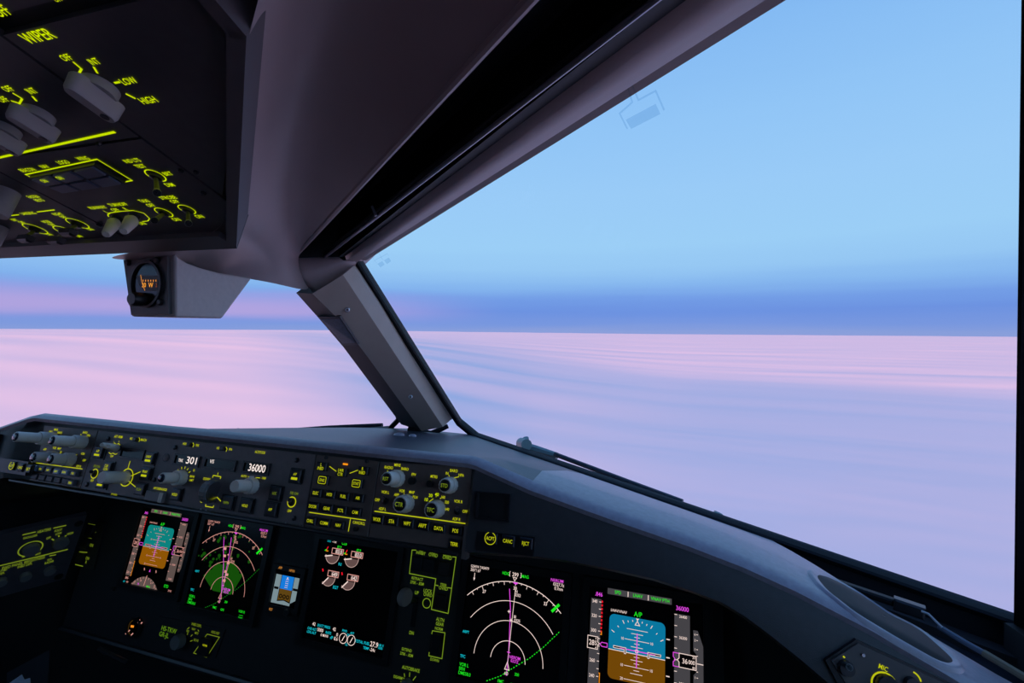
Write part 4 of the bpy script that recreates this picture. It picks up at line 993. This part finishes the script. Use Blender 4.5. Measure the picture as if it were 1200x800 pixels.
# ---- engine display
d = Disp('mostly black engine display with four small round gauges above the fuel totals', -.608, VB, .168)
def dial(cx, cy, r, val, a0, a1, name, box_, top=None):
    d.poly('dial_sector', 'brown', [(cx, cy)]+arc(cx, cy, r, a0, a1, 16)); d.line('dial_arc', 'dwhite', arc(cx, cy, r, a0-30, a1+12 if a1 < 300 else a1, 24), .006)
    d.line('dial_needle', 'white', [(cx, cy), (cx+r*1.15*math.sin(math.radians(a1)), cy+r*1.15*math.cos(math.radians(a1)))], .012)
    x0, x1, y0, y1 = box_; d.line('value_box', 'pale', [(x0, y0), (x1, y0), (x1, y1), (x0, y1)], .007, 3, True); d.poly('value_fill', 'brown', [(x0+.04, y0), (x1, y0), (x1, y1), (x0+.04, y1)], 2)
    d.txt('value_digits', 'white', (x0+x1)/2+.018, (y0+y1)/2, val, .04, 4)
for dx in (0, .25):
    dial(.195+dx, .85, .085, '83.0', 90, 258, 'n', (.18+dx, .325+dx, .87, .925)); d.txt('thrust_text', 'green', .265+dx, .945, '87.9', .026)
    dial(.195+dx, .625, .085, '649' if dx == 0 else '642', 90, 222, 'e', (.18+dx, .315+dx, .64, .695))
    d.line('limit_mark', 'red', [(.11+dx, .90), (.12+dx, .93)], .01); d.line('limit_mark', 'amber', [(.10+dx, .885), (.13+dx, .885)], .01); d.line('limit_mark', 'green', [(.085+dx, .885), (.105+dx, .9)], .01)
    d.line('limit_mark', 'red', [(.10+dx, .70), (.112+dx, .675)], .014)
d.txt('air_text', 'cyan', .12, .989, 'TAT', .024); d.txt('air_text', 'white', .19, .992, '-15c', .026); d.txt('mode_text', 'green', .32, .991, 'CLB', .032)
d.txt('gauge_name', 'cyan', .31, .776, 'N1', .03); d.txt('gauge_name', 'cyan', .306, .543, 'EGT', .03)
for x, v, t, cc, h in ((.119, .156, '42', 'white', .032), (.246, .155, 'DUCT PRESS', 'cyan', .024), (.379, .152, '42', 'white', .032), (.106, .107, 'CAB ALT', 'cyan', .024), (.211, .114, '5000', 'white', .032),
                    (.315, .106, 'RATE', 'cyan', .024), (.425, .108, '0', 'white', .032), (.108, .074, 'LDG ALT', 'cyan', .024), (.272, .073, '0 MAN', 'white', .026), (.364, .07, 'dP', 'cyan', .028), (.418, .069, '8.6', 'white', .032),
                    (.507, .158, 'FWD', 'cyan', .022), (.60, .152, 'AFT', 'cyan', .022), (.555, .129, 'OP', 'cyan', .022), (.555, .04, 'CL', 'cyan', .022), (.735, .093, 'TOTAL FUEL', 'cyan', .026), (.875, .099, '27.9', 'white', .046),
                    (.957, .105, 'LBS X', 'cyan', .02), (.953, .079, '1000', 'cyan', .022), (.79, .05, 'TEMP', 'cyan', .024), (.865, .048, '-24c', 'white', .03)): d.txt('lower_text', cc, x, v, t, h)
for x in (.503, .602): d.line('valve_dial', 'white', arc(x, .087, .047, 0, 360, 20), .006); d.line('valve_dial', 'white', [(x-.012, .06), (x+.014, .115)], .008)
d.done()

# ---- standby display
x0, v0 = -.692, VB+.25*.168; S_ = .0575
d = Disp('small standby display with bright blue and brown horizon between navigation and engine displays', x0, v0, S_, W_=1.0, H_=1.05, name='standby_display', b=.009)
d.poly('side_tape', 'bgrey', [(.02, .05), (.24, .05), (.24, .90), (.02, .90)]); d.poly('side_tape', 'bgrey', [(.76, .12), (.98, .25), (.98, .90), (.76, .90)]); d.poly('side_tape', 'bgrey', [(.24, .05), (.76, .05), (.76, .12), (.5, .17), (.24, .12)])
d.poly('horizon_sky', 'bsky', [(.26, .5), (.74, .5), (.74, .9), (.26, .9)]); d.poly('horizon_ground', 'bgnd', [(.26, .5), (.26, .16), (.5, .2), (.74, .16), (.74, .5)])
for i in range(5): d.line('pitch_marks', 'white', [(.44, .56+i*.06), (.56, .56+i*.06)], .012)
for x in (.36, .5, .64): d.line('digit_boxes', 'black', arc(x, .29, .05, 0, 360, 14), .03, 3)
d.line('digit_boxes', 'black', [(.04, .5), (.22, .5)], .07, 3); d.line('digit_boxes', 'black', [(.78, .55), (.96, .55)], .07, 3)
d.poly('bank_mark', 'white', [(.47, .86), (.53, .86), (.5, .8)], 3)
d.done()
u = Unit('standby_legends', 'dark surround with amber APP and HP legends of the standby display', 'legend plate', NP)
u.plate([(321, 655), (358, 662), (346, 730), (309, 722)], BLACKP, -.0062, -.0052, name='surround')
AMB = glow('amber_legend', (214, 140, 60), .8)
u.legend(330.5, 664.5, 'APP', 3, m=AMB, z=.0045); u.legend(344, 668, 'HP/IN', 3, m=AMB, z=.0045); u.legend(319.5, 713, 'RST', 3, m=AMB, z=.0045)
u.knob(338, 717, 4.5, .008, m=SCREW)
u.o['label'] = 'dark surround of the standby display with amber APP and HP/IN legends and a knob'

# ---- landing gear panel -----------------------------------------------------------
zG = lambda a, b: (450+a*.2061, 635+b*.2061)
GREEN = glow('gear_legend', (126, 158, 36), .85)
u = Unit('landing_gear_panel', 'black landing gear panel with round lever knob and green outlined override switches', 'control panel', NP, GREEN)
u.plate([(463, 638), (541, 650), (527, 806), (446, 790)], mat('gear_face', (.028, .025, .025), .55, grain=.1), -.006, -.001)
u.line([zG(*p) for p in ((185, 45), (160, 45), (145, 178), (295, 208), (270, 382), (365, 405), (410, 85), (388, 83))], .9)
for a, b, t in ((212, 45, 'G/S'), (210, 62, 'INHIBIT'), (280, 55, 'FLAP'), (280, 73, 'OVRD'), (360, 70, 'GEAR'), (360, 88, 'OVRD'), (338, 243, 'TERR'), (338, 262, 'OVRD'), (190, 208, 'RETRACT'), (188, 232, '270K - .82M'), (187, 287, 'UP'),
                (250, 277, 'LOCK'), (250, 299, 'OVRD'), (320, 440, 'ALTN'), (318, 465, 'GEAR'), (312, 492, 'NORM'), (288, 669, 'DOWN'), (157, 515, 'DN'), (130, 612, 'EXTEND'), (128, 638, '270K - .82M'), (153, 720, 'AUTOBRAKE'), (80, 768, 'DISARM')):
    u.legend(*zG(a, b), t, 3.4 if t not in ('LOCK', 'OVRD', 'ALTN', 'GEAR', 'AUTOBRAKE', 'UP', 'DN') else 4.0)
u.line([zG(290, 243), zG(310, 248)], .9); u.line([zG(362, 258), zG(385, 262)], .9)
u.circle(*zG(243, 347), 5.6, .9)
u.line([zG(272, 522), zG(276, 503), zG(347, 515), zG(330, 662), zG(255, 645), zG(258, 625)], .9)
for p, q in (((115, 745), (118, 765)), ((147, 740), (145, 765)), ((182, 762), (165, 785)), ((95, 790), (105, 800)), ((110, 770), (122, 785))): u.line([zG(*p), zG(*q)], .9)
for a, b in ((190, 122), (256, 132), (345, 150), (322, 335)): u.key(*zG(a, b), 13, 17, [], d=.005, mk=mat('guard_dark', (.012, .014, .02), .4) if a < 300 else mat('guard_brown', (.03, .022, .018), .5))
u.key(*zG(300, 580), 11, 24, [], d=.006)
k = NP.scale(*zG(170, 400)); uu, vv = NP.uv(*zG(172, 395)); obj('lever_slot', box(uu-3*k, uu+3*k, vv-18*k, vv+18*k, -.001, .0004), SEALM, u.o)
lv = obj('gear_lever', tube([(0, 0, 0), (-.004, .004, .025), (-.006, .006, .045)], .004, 10), SCREW, u.o, (uu, vv+13*k, 0), None, True)
H = .048; a, b = NP.uv(*zG(118, 312), H)
obj('lever_knob', xf(lathe([(.006, -.006), (.0125, -.0055), (.0140, -.003), (.0140, .003), (.0125, .0055), (.006, .006)], 24), Matrix.Translation((a-uu, b-vv-13*k, H)) @ Matrix.Rotation(math.radians(72), 4, 'Y')), mat('lever_knob', (.36, .30, .28), .6), lv, None, None, True)
u.knob(*zG(134, 808), 8, .012, m=KNOBD)

# ---- lower left items on the main panel -------------------------------------------------
zL = lambda a, b: (135+a*.1375, 690+b*.1375)
u = Unit('brake_gauge', 'small round brake pressure gauge with orange marks below the dim flight display', 'gauge', NP)
x, y = zL(152, 330); k = NP.scale(x, y); a, b = NP.uv(x, y)
obj('gauge_rim', move(ring(10*k, 12.5*k, -.006, .001), a, b), BLACKP, u.o, None, None, True); obj('gauge_dial', move(lathe([(10.4*k, -.006), (10.4*k, -.002)], 24), a, b), SCREENM, u.o)
for p, q, c_ in (((80, 385), (118, 352), 'pale'), ((128, 395), (146, 378), 'pale'), ((185, 290), (205, 262), 'pale'), ((190, 348), (202, 338), 'pale'), ((126, 318), (152, 322), 'orange'), ((205, 300), (225, 285), 'pale')): u.line([zL(*p), zL(*q)], 1.5 if c_ == 'pale' else 2.6, m=C(c_), z=-.0015)
u.circle(x, y, 9.4, .5, m=C('bgnd'), a0=200, a1=330, z=-.0015)
u = Unit('heading_reference_panel', 'dark panel with HS-TKW lettering, grey selector knob and NORM switch', 'control panel', NP, LEGD)
u.plate([(183, 722), (262, 738), (250, 772), (176, 757)], MAINP, -.0058, -.0040)
for a, b, t, h in ((445, 350, 'HS-TKW', 5.6), (402, 393, 'GR-JL', 5.6)): u.legend(*zL(a, b), t, h, m=glow('plate_legend', (96, 138, 24), .85), z=-.0035, cond=.9)
u.legend(*zL(680, 310), 'INBD DSPL', 3.2, z=-.0035); u.legend(*zL(605, 362), 'ND', 2.8, z=-.0035); u.legend(*zL(655, 345), 'NAV', 2.8, z=-.0035); u.legend(*zL(680, 380), 'MFD', 2.8, z=-.0035); u.legend(*zL(676, 440), 'EICAS', 2.8, z=-.0035)
for p, q in (((605, 378), (600, 395)), ((645, 392), (630, 408)), ((645, 442), (625, 450)), ((600, 345), (620, 330)), ((700, 365), (690, 350))): u.line([zL(*p), zL(*q)], .9, z=-.0035)
u.knob(*zL(562, 440), 9, .014, m=KNOBD)
u.line([zL(*p) for p in ((770, 388), (875, 415), (765, 585), (655, 550))], .9, closed=True, z=-.0035); u.legend(*zL(840, 376), 'HDG REF', 3.0, z=-.0035)
kk = u.key(*zL(762, 490), 12, 21, [], d=.004, mk=mat('guard_dark', ())); obj('legend', text('NORM', .004, .004, .0032, .0044, .8), LEG, kk)
# switch strip beside the side panel
u = Unit('switch_strip', 'narrow strip of three black switches between side panel and dim flight display', 'control panel', NP, LEGD)
zS = lambda a, b: (a*.125, 600+b*.125)
u.plate([(103, 610), (122, 613), (108, 668), (86, 663)], mat('gear_face', ()), -.006, -.002)
for a, b in ((845, 165), (800, 290), (755, 430)): u.key(*zS(a, b), 8.5, 13, [], d=.003, mk=mat('guard_dark', ()))
for p, q in (((820, 110), (885, 122)), ((780, 240), (850, 248)), ((735, 372), (810, 378)), ((697, 490), (770, 508))): u.line([zS(*p), zS(*q)], 1.0, z=-.0016)
for a, b, t in ((890, 185, '-'), (850, 310, 'ON'), (812, 432, 'ON'), (800, 468, 'R')): u.legend(*zS(a, b), t, 3.6, z=-.0016)

# ---- captain's side panel
P1, P2 = at(102, 603, 1.05), at(76, 678, 1.08)
SP = Plane(P1, Vector((.326, .946, 0)), P1-P2)
u = Unit('side_panel', 'grey side panel with HEATERS and FWD PANEL BRIGHTNESS knobs beyond the main panel', 'control panel', SP, LEGD)
u.cond = .62
u.plate([(-45, 637), (102, 603), (76, 678), (-45, 712)], mat('side_face', (.15, .14, .165), .6, grain=.06), -.012, 0.)
zH = lambda a, b: (a*.125, 600+b*.125)
u.line([zH(210, 212), zH(335, 183)], 1.2); u.legend(*zH(415, 170), 'HEATERS', 3.2); u.line([zH(500, 148), zH(620, 122)], 1.2)
u.legend(*zH(285, 228), 'SHOULDER', 2.6); u.legend(*zH(548, 168), 'FOOT', 2.8); u.legend(*zH(455, 240), 'OFF', 2.6); u.legend(*zH(550, 198), 'LOW', 2.6); u.legend(*zH(658, 197), 'HIGH', 2.6)
u.circle(*zH(287, 340), 8.0, .9); u.knob(*zH(290, 338), 6.0, .010, m=KNOBS); u.knob(*zH(565, 275), 6.0, .010, m=KNOBS)
for p, q in (((485, 248), (505, 262)), ((550, 215), (553, 230)), ((620, 215), (605, 232))): u.line([zH(*p), zH(*q)], 1.0)
u.line([zH(-100, 530), zH(0, 500), zH(300, 428), zH(635, 347)], 1.2); u.legend(*zH(228, 412), 'MIN', 2.4); u.legend(*zH(358, 388), 'MAX', 2.4)
u.legend(*zH(225, 470), 'FWD PANEL BRIGHTNESS', 3.4); u.line([zH(462, 408), zH(525, 397)], 1.0)
u.legend(*zH(235, 495), 'INBD DSPL', 2.8); u.legend(*zH(465, 442), 'WX', 2.6); u.legend(*zH(462, 466), 'RADAR', 2.6); u.legend(*zH(20, 545), 'OUTBD', 2.6); u.legend(*zH(15, 572), 'DSPL', 2.6)
for a, b in ((5, 640), (235, 590), (465, 535)): u.knob(*zH(a, b), 4.2, .010, m=KNOBS)
for a, b in ((738, 105), (550, 602)): u.screw(*zH(a, b), 3.2)

# ---- microphone panel low on the right
MI = Plane(MP.M @ Vector((.20+EYE.x-EYE.x, -.09, .004)), (1, 0, -.28), UPV)
u = Unit('microphone_panel', 'brown grey panel with MIC legend and knobs below the right glareshield', 'control panel', MI, LEG)
u.plate([(1003, 752), (1125, 808), (1090, 870), (1000, 815), (972, 772)], mat('mic_face', (.10, .085, .08), .5, grain=.06), -.004, .004)
u.plate([(1002, 748), (1140, 812), (1100, 880), (992, 822), (966, 772)], BLACKP, -.006, .0025, name='surround')
zM = lambda a, b: (960+a*.125, 740+b*.125)
u.legend(*zM(575, 318), 'MIC', 5.4, z=.0045, rz=-.05); u.circle(*zM(585, 480), 14, 2.0, z=.0044); u.knob(*zM(600, 480), 13, .010, m=BLACKP)
u.knob(*zM(228, 318), 9, .008, m=SCREW, ribs=False); u.toggle(*zM(240, 320), *zM(285, 335), .016)
for a, b, r in ((262, 390, 1.6), (210, 218, 1.0), (298, 345, 1.8)): u.knob(*zM(a, b), r, .0052, m=LEG, ribs=False)
u.knob(*zM(388, 200), 2, .0055, m=METAL, ribs=False); u.circle(*zM(830, 440), 11, 1.8, a0=5, a1=70, z=.0044); u.knob(*zM(835, 465), 8, .008, m=SCREW, ribs=False)

# =================================================================== overhead panel
u = Unit('overhead_panel', 'dark overhead panel with bright green lettering, grey knobs and toggle switches', 'overhead panel', OP, LEGB)
pts = [(262, 276), (289, 34)]
a0, a1 = OP.uv(262, 276), OP.uv(288.5, 34)
Lx = -EYE.x-OP.P.x+0.0                       # centre line in panel coordinates
poly = [a0, a1, (a1[0], .62), (2*Lx-a1[0], .62), (2*Lx-a1[0], a1[1]), (2*Lx-a0[0], a0[1])]
obj('backing', prism([(p[0], p[1]) for p in poly], -.03, -.004), BLACKP, u.o)
# frame around the panel
fr = [(p[0]+(p[0]-Lx)*.02, p[1]) for p in poly]
def bar(a, b, w, z0, z1, m=LINER, name='frame'):
    A, B = Vector(a), Vector(b); d = (B-A).normalized(); n = Vector((-d.y, d.x))*w
    return obj(name, prism([tuple(A), tuple(B), tuple(B+n), tuple(A+n)], z0, z1), m, u.o)
OHF = mat('overhead_frame', (.11, .095, .10), .45)
bar((a0[0]+.003, a0[1]-.014), (2*Lx-a0[0]-.003, a0[1]-.014), -.021, -.03, .005, OHF)
bar((a0[0]+.002, a0[1]-.014), (a1[0]+.002, a1[1]), .008, -.03, .005, OHF); bar((a1[0]+.002, a1[1]), (a1[0]+.002, .62), .008, -.03, .005, OHF)
bar((2*Lx-a0[0]-.002, a0[1]-.014), (2*Lx-a1[0]-.002, a1[1]), -.008, -.03, .005, OHF)
# face plates: seams run fore and aft
sx = OP.uv(217, 199)[0]; sx2 = OP.uv(116, 262)[0]; vv1 = OP.uv(8, 40)[1]
g_ = .0012
def edge_x(v): return a0[0]+(a1[0]-a0[0])*max(0, min(1, (v-a0[1])/(a1[1]-a0[1])))
v0 = a0[1]-.012
vr = a0[1]+(a1[1]-a0[1])*(sx-a0[0])/(a1[0]-a0[0])
obj('faceplate', prism([(sx+g_, vr+.006), (a1[0]-.002, a1[1]), (a1[0]-.002, vv1), (sx+g_, vv1)], -.004, 0), OHFACE, u.o)
obj('faceplate', prism([(sx+g_, vv1+.008), (a1[0]-.002, vv1+.008), (a1[0]-.002, .60), (sx+g_, .60)], -.004, 0), OHFACE, u.o)
vy = OP.uv(60, 176)[1]
obj('faceplate', prism([(sx2+g_, v0), (a0[0]-.002, v0), (sx-g_, vr), (sx-g_, vy-.001), (sx2+g_, vy-.001)], -.004, 0), OHFACE, u.o)
obj('faceplate', prism([(sx2+g_-.25, vy+.001), (sx-g_, vy+.001), (sx-g_, .60), (sx2-.25, .60)], -.004, 0), OHFACE, u.o)
obj('faceplate', prism([(sx2-.25, v0), (sx2-g_, v0), (sx2-g_, vy-.001), (sx2-.25, vy-.001)], -.004, 0), OHFACE, u.o)
z1 = lambda a, b: (a*.16667, b*.16667)
def bigknob(x, y, L, w, h, rz, m=KNOBM):
    a, b = OP.uv(x, y)
    o = obj('selector_knob', lathe([(w*.95, 0), (w*.95, .004), (w*.9, .005)], 24), m, u.o, (a, b, 0), (0, 0, rz), True)
    base = [(p[0]*1.0, p[1]) for p in rrect(-w*.55, w*.55, -L/2, L/2, w*.5, 5)]
    n = len(base); v = [(p[0], p[1], .004) for p in base]+[(p[0]*.85, p[1]*.97, h*.85) for p in base]+[(p[0]*.62, p[1]*.9, h) for p in base]
    f = [(i, i+n, (i+1) % n+n, (i+1) % n) for i in range(n)]+[(i+n, i+2*n, (i+1) % n+2*n, (i+1) % n+n) for i in range(n)]+[tuple(range(3*n-1, 2*n-1, -1))]
    obj('knob_handle', (v, f), m, o, None, None, 40)
    obj('knob_dot', lathe([(.0022, h-.0004), (.0022, h+.0004)], 12), SCREW, o, (0, -L*.28, 0))
    return o
OHK = mat('overhead_knob', (.42, .39, .38), .5, grain=.05)
bigknob(118, 101, .027, .0095, .014, 0, OHK); bigknob(46, 133, .025, .0085, .013, 0, OHK); bigknob(7, 150, .025, .0085, .013, 0, OHK)
u.legend(44, 41.5, 'WIPER', 19, cond=.9); u.legend(1, 12, 'OFF', 19); u.legend(67, -2, 'ON', 9)
for a, b, t in ((465, 400, 'OFF'), (662, 428, 'INT'), (905, 565, 'LOW'), (1042, 700, 'HIGH'), (55, 620, 'OFF'), (222, 635, 'INT'), (20, 695, 'OFF')): u.legend(*z1(a, b), t, 11)
for p, q in (((515, 430), (580, 485)), ((660, 465), (688, 512)), ((805, 580), (845, 572)), ((885, 655), (955, 690)), ((90, 650), (158, 690)), ((228, 672), (260, 708)), ((80, 705), (135, 722))): u.line([z1(*p), z1(*q)], 3.4)
a, b = OP.uv(112, 98); u.line([z1(*p) for p in ((575, 480), (548, 530), (548, 590), (575, 650), (620, 705), (655, 730))], 3.2); u.line([z1(*p) for p in ((158, 690), (135, 730), (132, 770), (150, 830), (185, 880))], 3.0)
u.line([(-12, 187), (0, 184), (135, 154)], 4.0)
zO = lambda a, b: (a*.2125, 130+b*.2125)
u.line([(103, 219), (71, 224.5), (30, 204), (114, 186), (155, 211), (144, 213)], 2.0)
# lighted switch block
qb = [OP.uv(*p) for p in ((36, 205), (112, 189), (148, 211), (76, 222))]
o = obj('switch_block', prism(qb, -.002, .003), BLACKP, u.o)
A_, B_, C_, D_ = [Vector(p) for p in qb]
BLU = mat('block_cap', (.11, .14, .21), .3)
for i in range(3):
    for j in range(2):
        f = lambda s, t: tuple((A_*(1-s)+B_*s)*(1-t)+(D_*(1-s)+C_*s)*t)
        s0, s1, t0, t1 = i/3+.03, (i+1)/3-.03, j/2+.05, (j+1)/2-.05
        obj('switch_cap', prism([f(s0, t0), f(s1, t0), f(s1, t1), f(s0, t1)], .002, .0045), BLU, o)
for x, y, t in ((32, 198.5, 'BEACON'), (52, 194.5, 'NAV'), (74, 189.5, 'LOGO'), (97, 185, 'WING')): u.legend(x, y, t, 7.4)
u.legend(55, 205.5, 'ON', 7, z=.005); u.legend(73, 202, 'ON', 7, z=.005)
zT = lambda a, b: (90+a*.175, 160+b*.175)
def oval(x, y, rx, w=1.4, a0=0, a1=360):
    k = OP.sx(x, y)*.62; a, b = OP.uv(x, y); obj('marking', stroke(arc(a, b, rx*k, a0, a1, 28), w*k, .0004), LEGB, u.o)
oval(*zT(528, 258), 12.5, 1.8); u.toggle(*zT(535, 262), *zT(538, 378), .026)
for a, b, t in ((370, 158, 'IND LTS'), (425, 195, 'TEST'), (610, 245, 'BRT'), (622, 320, 'DIM')): u.legend(*zT(a, b), t, 7.2)
for a, b, t in ((140, 472, 'RUNWAY'), (275, 452, 'TURNOFF'), (258, 488, 'OFF'), (435, 578, 'ON'), (450, 428, 'TAXI'), (495, 457, 'OFF'), (665, 552, 'ON'), (610, 405, 'STROBE'), (655, 432, 'OFF'), (820, 532, 'ON')): u.legend(*zT(a, b), t, 6.6)
for a, b, t in ((195, 500, 'L'), (325, 480, 'R')): u.legend(*zT(a, b), t, 6.4)
u.line([zT(*p) for p in ((215, 535), (208, 520), (225, 508), (300, 497), (380, 492), (450, 510), (488, 545), (478, 562), (440, 566))], 1.3)
u.toggle(*zT(272, 545), *zT(195, 655), .022, 'cone'); u.toggle(*zT(388, 528), *zT(312, 635), .022, 'cone')
oval(*zT(583, 505), 11, 1.4); u.toggle(*zT(586, 502), *zT(520, 562), .022); oval(*zT(738, 485), 11, 1.4); u.toggle(*zT(748, 488), *zT(748, 582), .022)
# landing light group
u.knob(*zO(40, 440), 17, .022, m=OHK, ribs=False); u.knob(*zO(5, 640), 10, .02, m=OHK, ribs=False)
u.legend(39, 230, 'FASTEN', 6.2); u.legend(46, 234, 'BELTS', 6.2)
u.line([zO(10, 580), zO(105, 570)], 2); u.legend(*zO(155, 562), 'LANDING', 6.4); u.line([zO(205, 555), zO(302, 543)], 2)
for a, b, t in ((80, 598, 'LEFT'), (120, 612, 'OFF'), (270, 678, 'ON'), (255, 608, 'NOSE'), (285, 624, 'OFF'), (435, 688, 'ON'), (318, 566, 'RIGHT'), (348, 582, 'OFF'), (497, 650, 'ON')): u.legend(*zO(a, b), t, 6)
for a, b, tx, ty in ((195, 648, 150, 690), (360, 660, 318, 702), (428, 618, 385, 655)):
    oval(*zO(a, b), 12, 1.2); u.toggle(*zO(a-5, b+4), *zO(tx, ty), .020, 'paddle')
for a, b in ((700, 225), (800, 235), (850, 375), (150, 590), (150, 45)): u.screw(*zT(a, b), 3.6)

# =================================================================== magnetic compass under the overhead panel
cx0 = -.53                                    # on the centre line
Y0, Y1, Y2 = .380, .437, .487
c = thing('magnetic_compass', 'magnetic compass with glowing orange dial hanging below the overhead panel', 'compass', Matrix.Translation(rel(-.525, Y0, .01)))
co = c.location.copy()
f_tl, f_tr, f_br, f_bl = at(146, 302, .505), at(205, 297, .505), at(207, 371, .505), at(155, 372, .505)
hw_ = .028
X0, X1 = -.556, -.489
def fpt(px, py, y): d = ray(px, py); return d*(y/d.y)
TL, TR, BR, BL = fpt(146, 302, Y0), fpt(205, 296, Y0), fpt(206, 371.5, Y0), fpt(153, 372, Y0)
x1 = TR.x
BR2 = Vector((x1, Y1, BR.z-.0005)); TR2 = Vector((x1, Y2+.02, .062)); TRm = Vector((x1, .44, .058))
x0 = TL.x
outl = [(TL, TR, BR, BL)]
topc = [ray(*p)*(x1/ray(*p).x) for p in ((296, 325.5), (257, 319.5), (235, 313.5), (220, 308), (210, 302))]
topc[0].y = min(topc[0].y, .50)
Rr = [Vector((x1, Y0, TR.z)), Vector((BR.x, Y0, BR.z)), Vector((BR.x, Y1, BR.z))]+topc
Ll = [Vector((TL.x if k != 1 and k != 2 else BL.x, p.y, p.z)) for k, p in enumerate(Rr)]
n = len(Rr); V = [tuple(p+EYE-co) for p in Rr+Ll]
Fc = [tuple(range(n)), tuple(range(2*n-1, n-1, -1))]+[(i, n+i, n+(i+1) % n, (i+1) % n) for i in range(n)]
h_ = obj('housing', (V, Fc), mat('compass_housing', (.55, .48, .46), .5, grain=.05, gscale=200), c)
bv = h_.modifiers.new('bevel', 'BEVEL'); bv.width = .004; bv.segments = 3
CF = Plane(rel((x0+x1)/2, Y0-.0005, (TL.z+BL.z)/2), (1, 0, 0), (0, 0, 1))
FM = Matrix.Translation(-co) @ CF.M
def cobj(name, g, m, sm=False, par=None):
    return obj(name, xf(g, FM), m, c, None, None, sm)
fw = (x1-x0)
fc_ = [CF.uv(*p) for p in ((148, 305), (199, 300), (201, 368), (157, 369))]
cobj('front_plate', prism(fc_, -.001, .003), mat('compass_front', (.085, .08, .085), .45))
a, b = CF.uv(176, 333)
cobj('dial_ring', move(ring(.0225, .0255, .003, .006, sx=.9), a, b), BLACKP, True)
cobj('dial_window', move(lathe([(.0225, .002), (.0225, .0035)], 28), a, b), mat('compass_glass', (.012, .010, .010), .15))
zK = lambda p, q: (130+p*.15, 285+q*.15)
ORG = glow('compass_glow', (255, 165, 60), 1.0); ORD = glow('compass_dim_glow', (150, 70, 20), .7)
def band(px, z, m, name): cobj(name, prism([CF.uv(*zK(*p)) for p in px], z-.0006, z), m)
band([(228, 255), (400, 255), (400, 375), (290, 375), (250, 330)], .0042, mat('dial_card', (.03, .012, .006), .4), 'dial_card')
for p, t, h, m in ((zK(292, 328), '30', 5.2, ORG), (zK(345, 328), 'W', 5.4, ORG), (zK(388, 330), '2', 4.2, ORD)):
    k = CF.scale(*p); uu, vv = CF.uv(*p); cobj('dial_digits', text(t, uu, vv, h*k, .0046, .9), m)
for i in range(6): 
    p = zK(285+i*20, 295); k = CF.scale(*p); uu, vv = CF.uv(*p); cobj('dial_mark', stroke([(uu, vv-1.1*k), (uu, vv+1.1*k)], .9*k, .0046), ORG)
uv1 = [CF.uv(*zK(*p)) for p in ((268, 250), (275, 300), (300, 372))]; cobj('lubber_line', stroke(uv1, .0005, .0048), ORG)
a, b = CF.uv(*zK(270, 440)); cobj('adjust_knob', move(lathe([(.0075, .003), (.0075, .013), (.006, .015)], 20), a, b), BLACKP, True)
for p in ((160, 155), (383, 138), (190, 468), (410, 460)):
    a, b = CF.uv(*zK(*p)); cobj('screw', move(lathe([(.0036, .002), (.0036, .0045), (.0024, .0055)], 12), a, b), SCREW, True)

# =================================================================== odds and ends low on the left
t_ = .86
pb = [at(8, 788, t_), at(58, 761, t_+.03), at(54, 830, t_), at(8, 850, t_-.02)]
cb = obj('clipboard', slab(pb, .006), mat('clipboard_dark', (.02, .024, .035), .6)); tag(cb, 'dark clipboard low on the captain side beside white paper', 'clipboard')
q = [at(8, 802, .80), at(25.5, 790, .81), at(28.5, 796, .80), at(35, 794, .80), at(36.5, 812, .79), at(8, 818, .79)]
pp = obj('paper_sheet', slab(q, .001), PAPER); tag(pp, 'crumpled pale paper sheet standing against the dark clipboard', 'paper')
hb = obj('grab_bar', tube([at(116, 760, .93), at(128, 766, .92), at(150, 776, .90)], .004, 8), mat('lip_dark', ()), None, None, None, True); tag(hb, 'short dark bar under the lower lip of the instrument panel', 'bar')
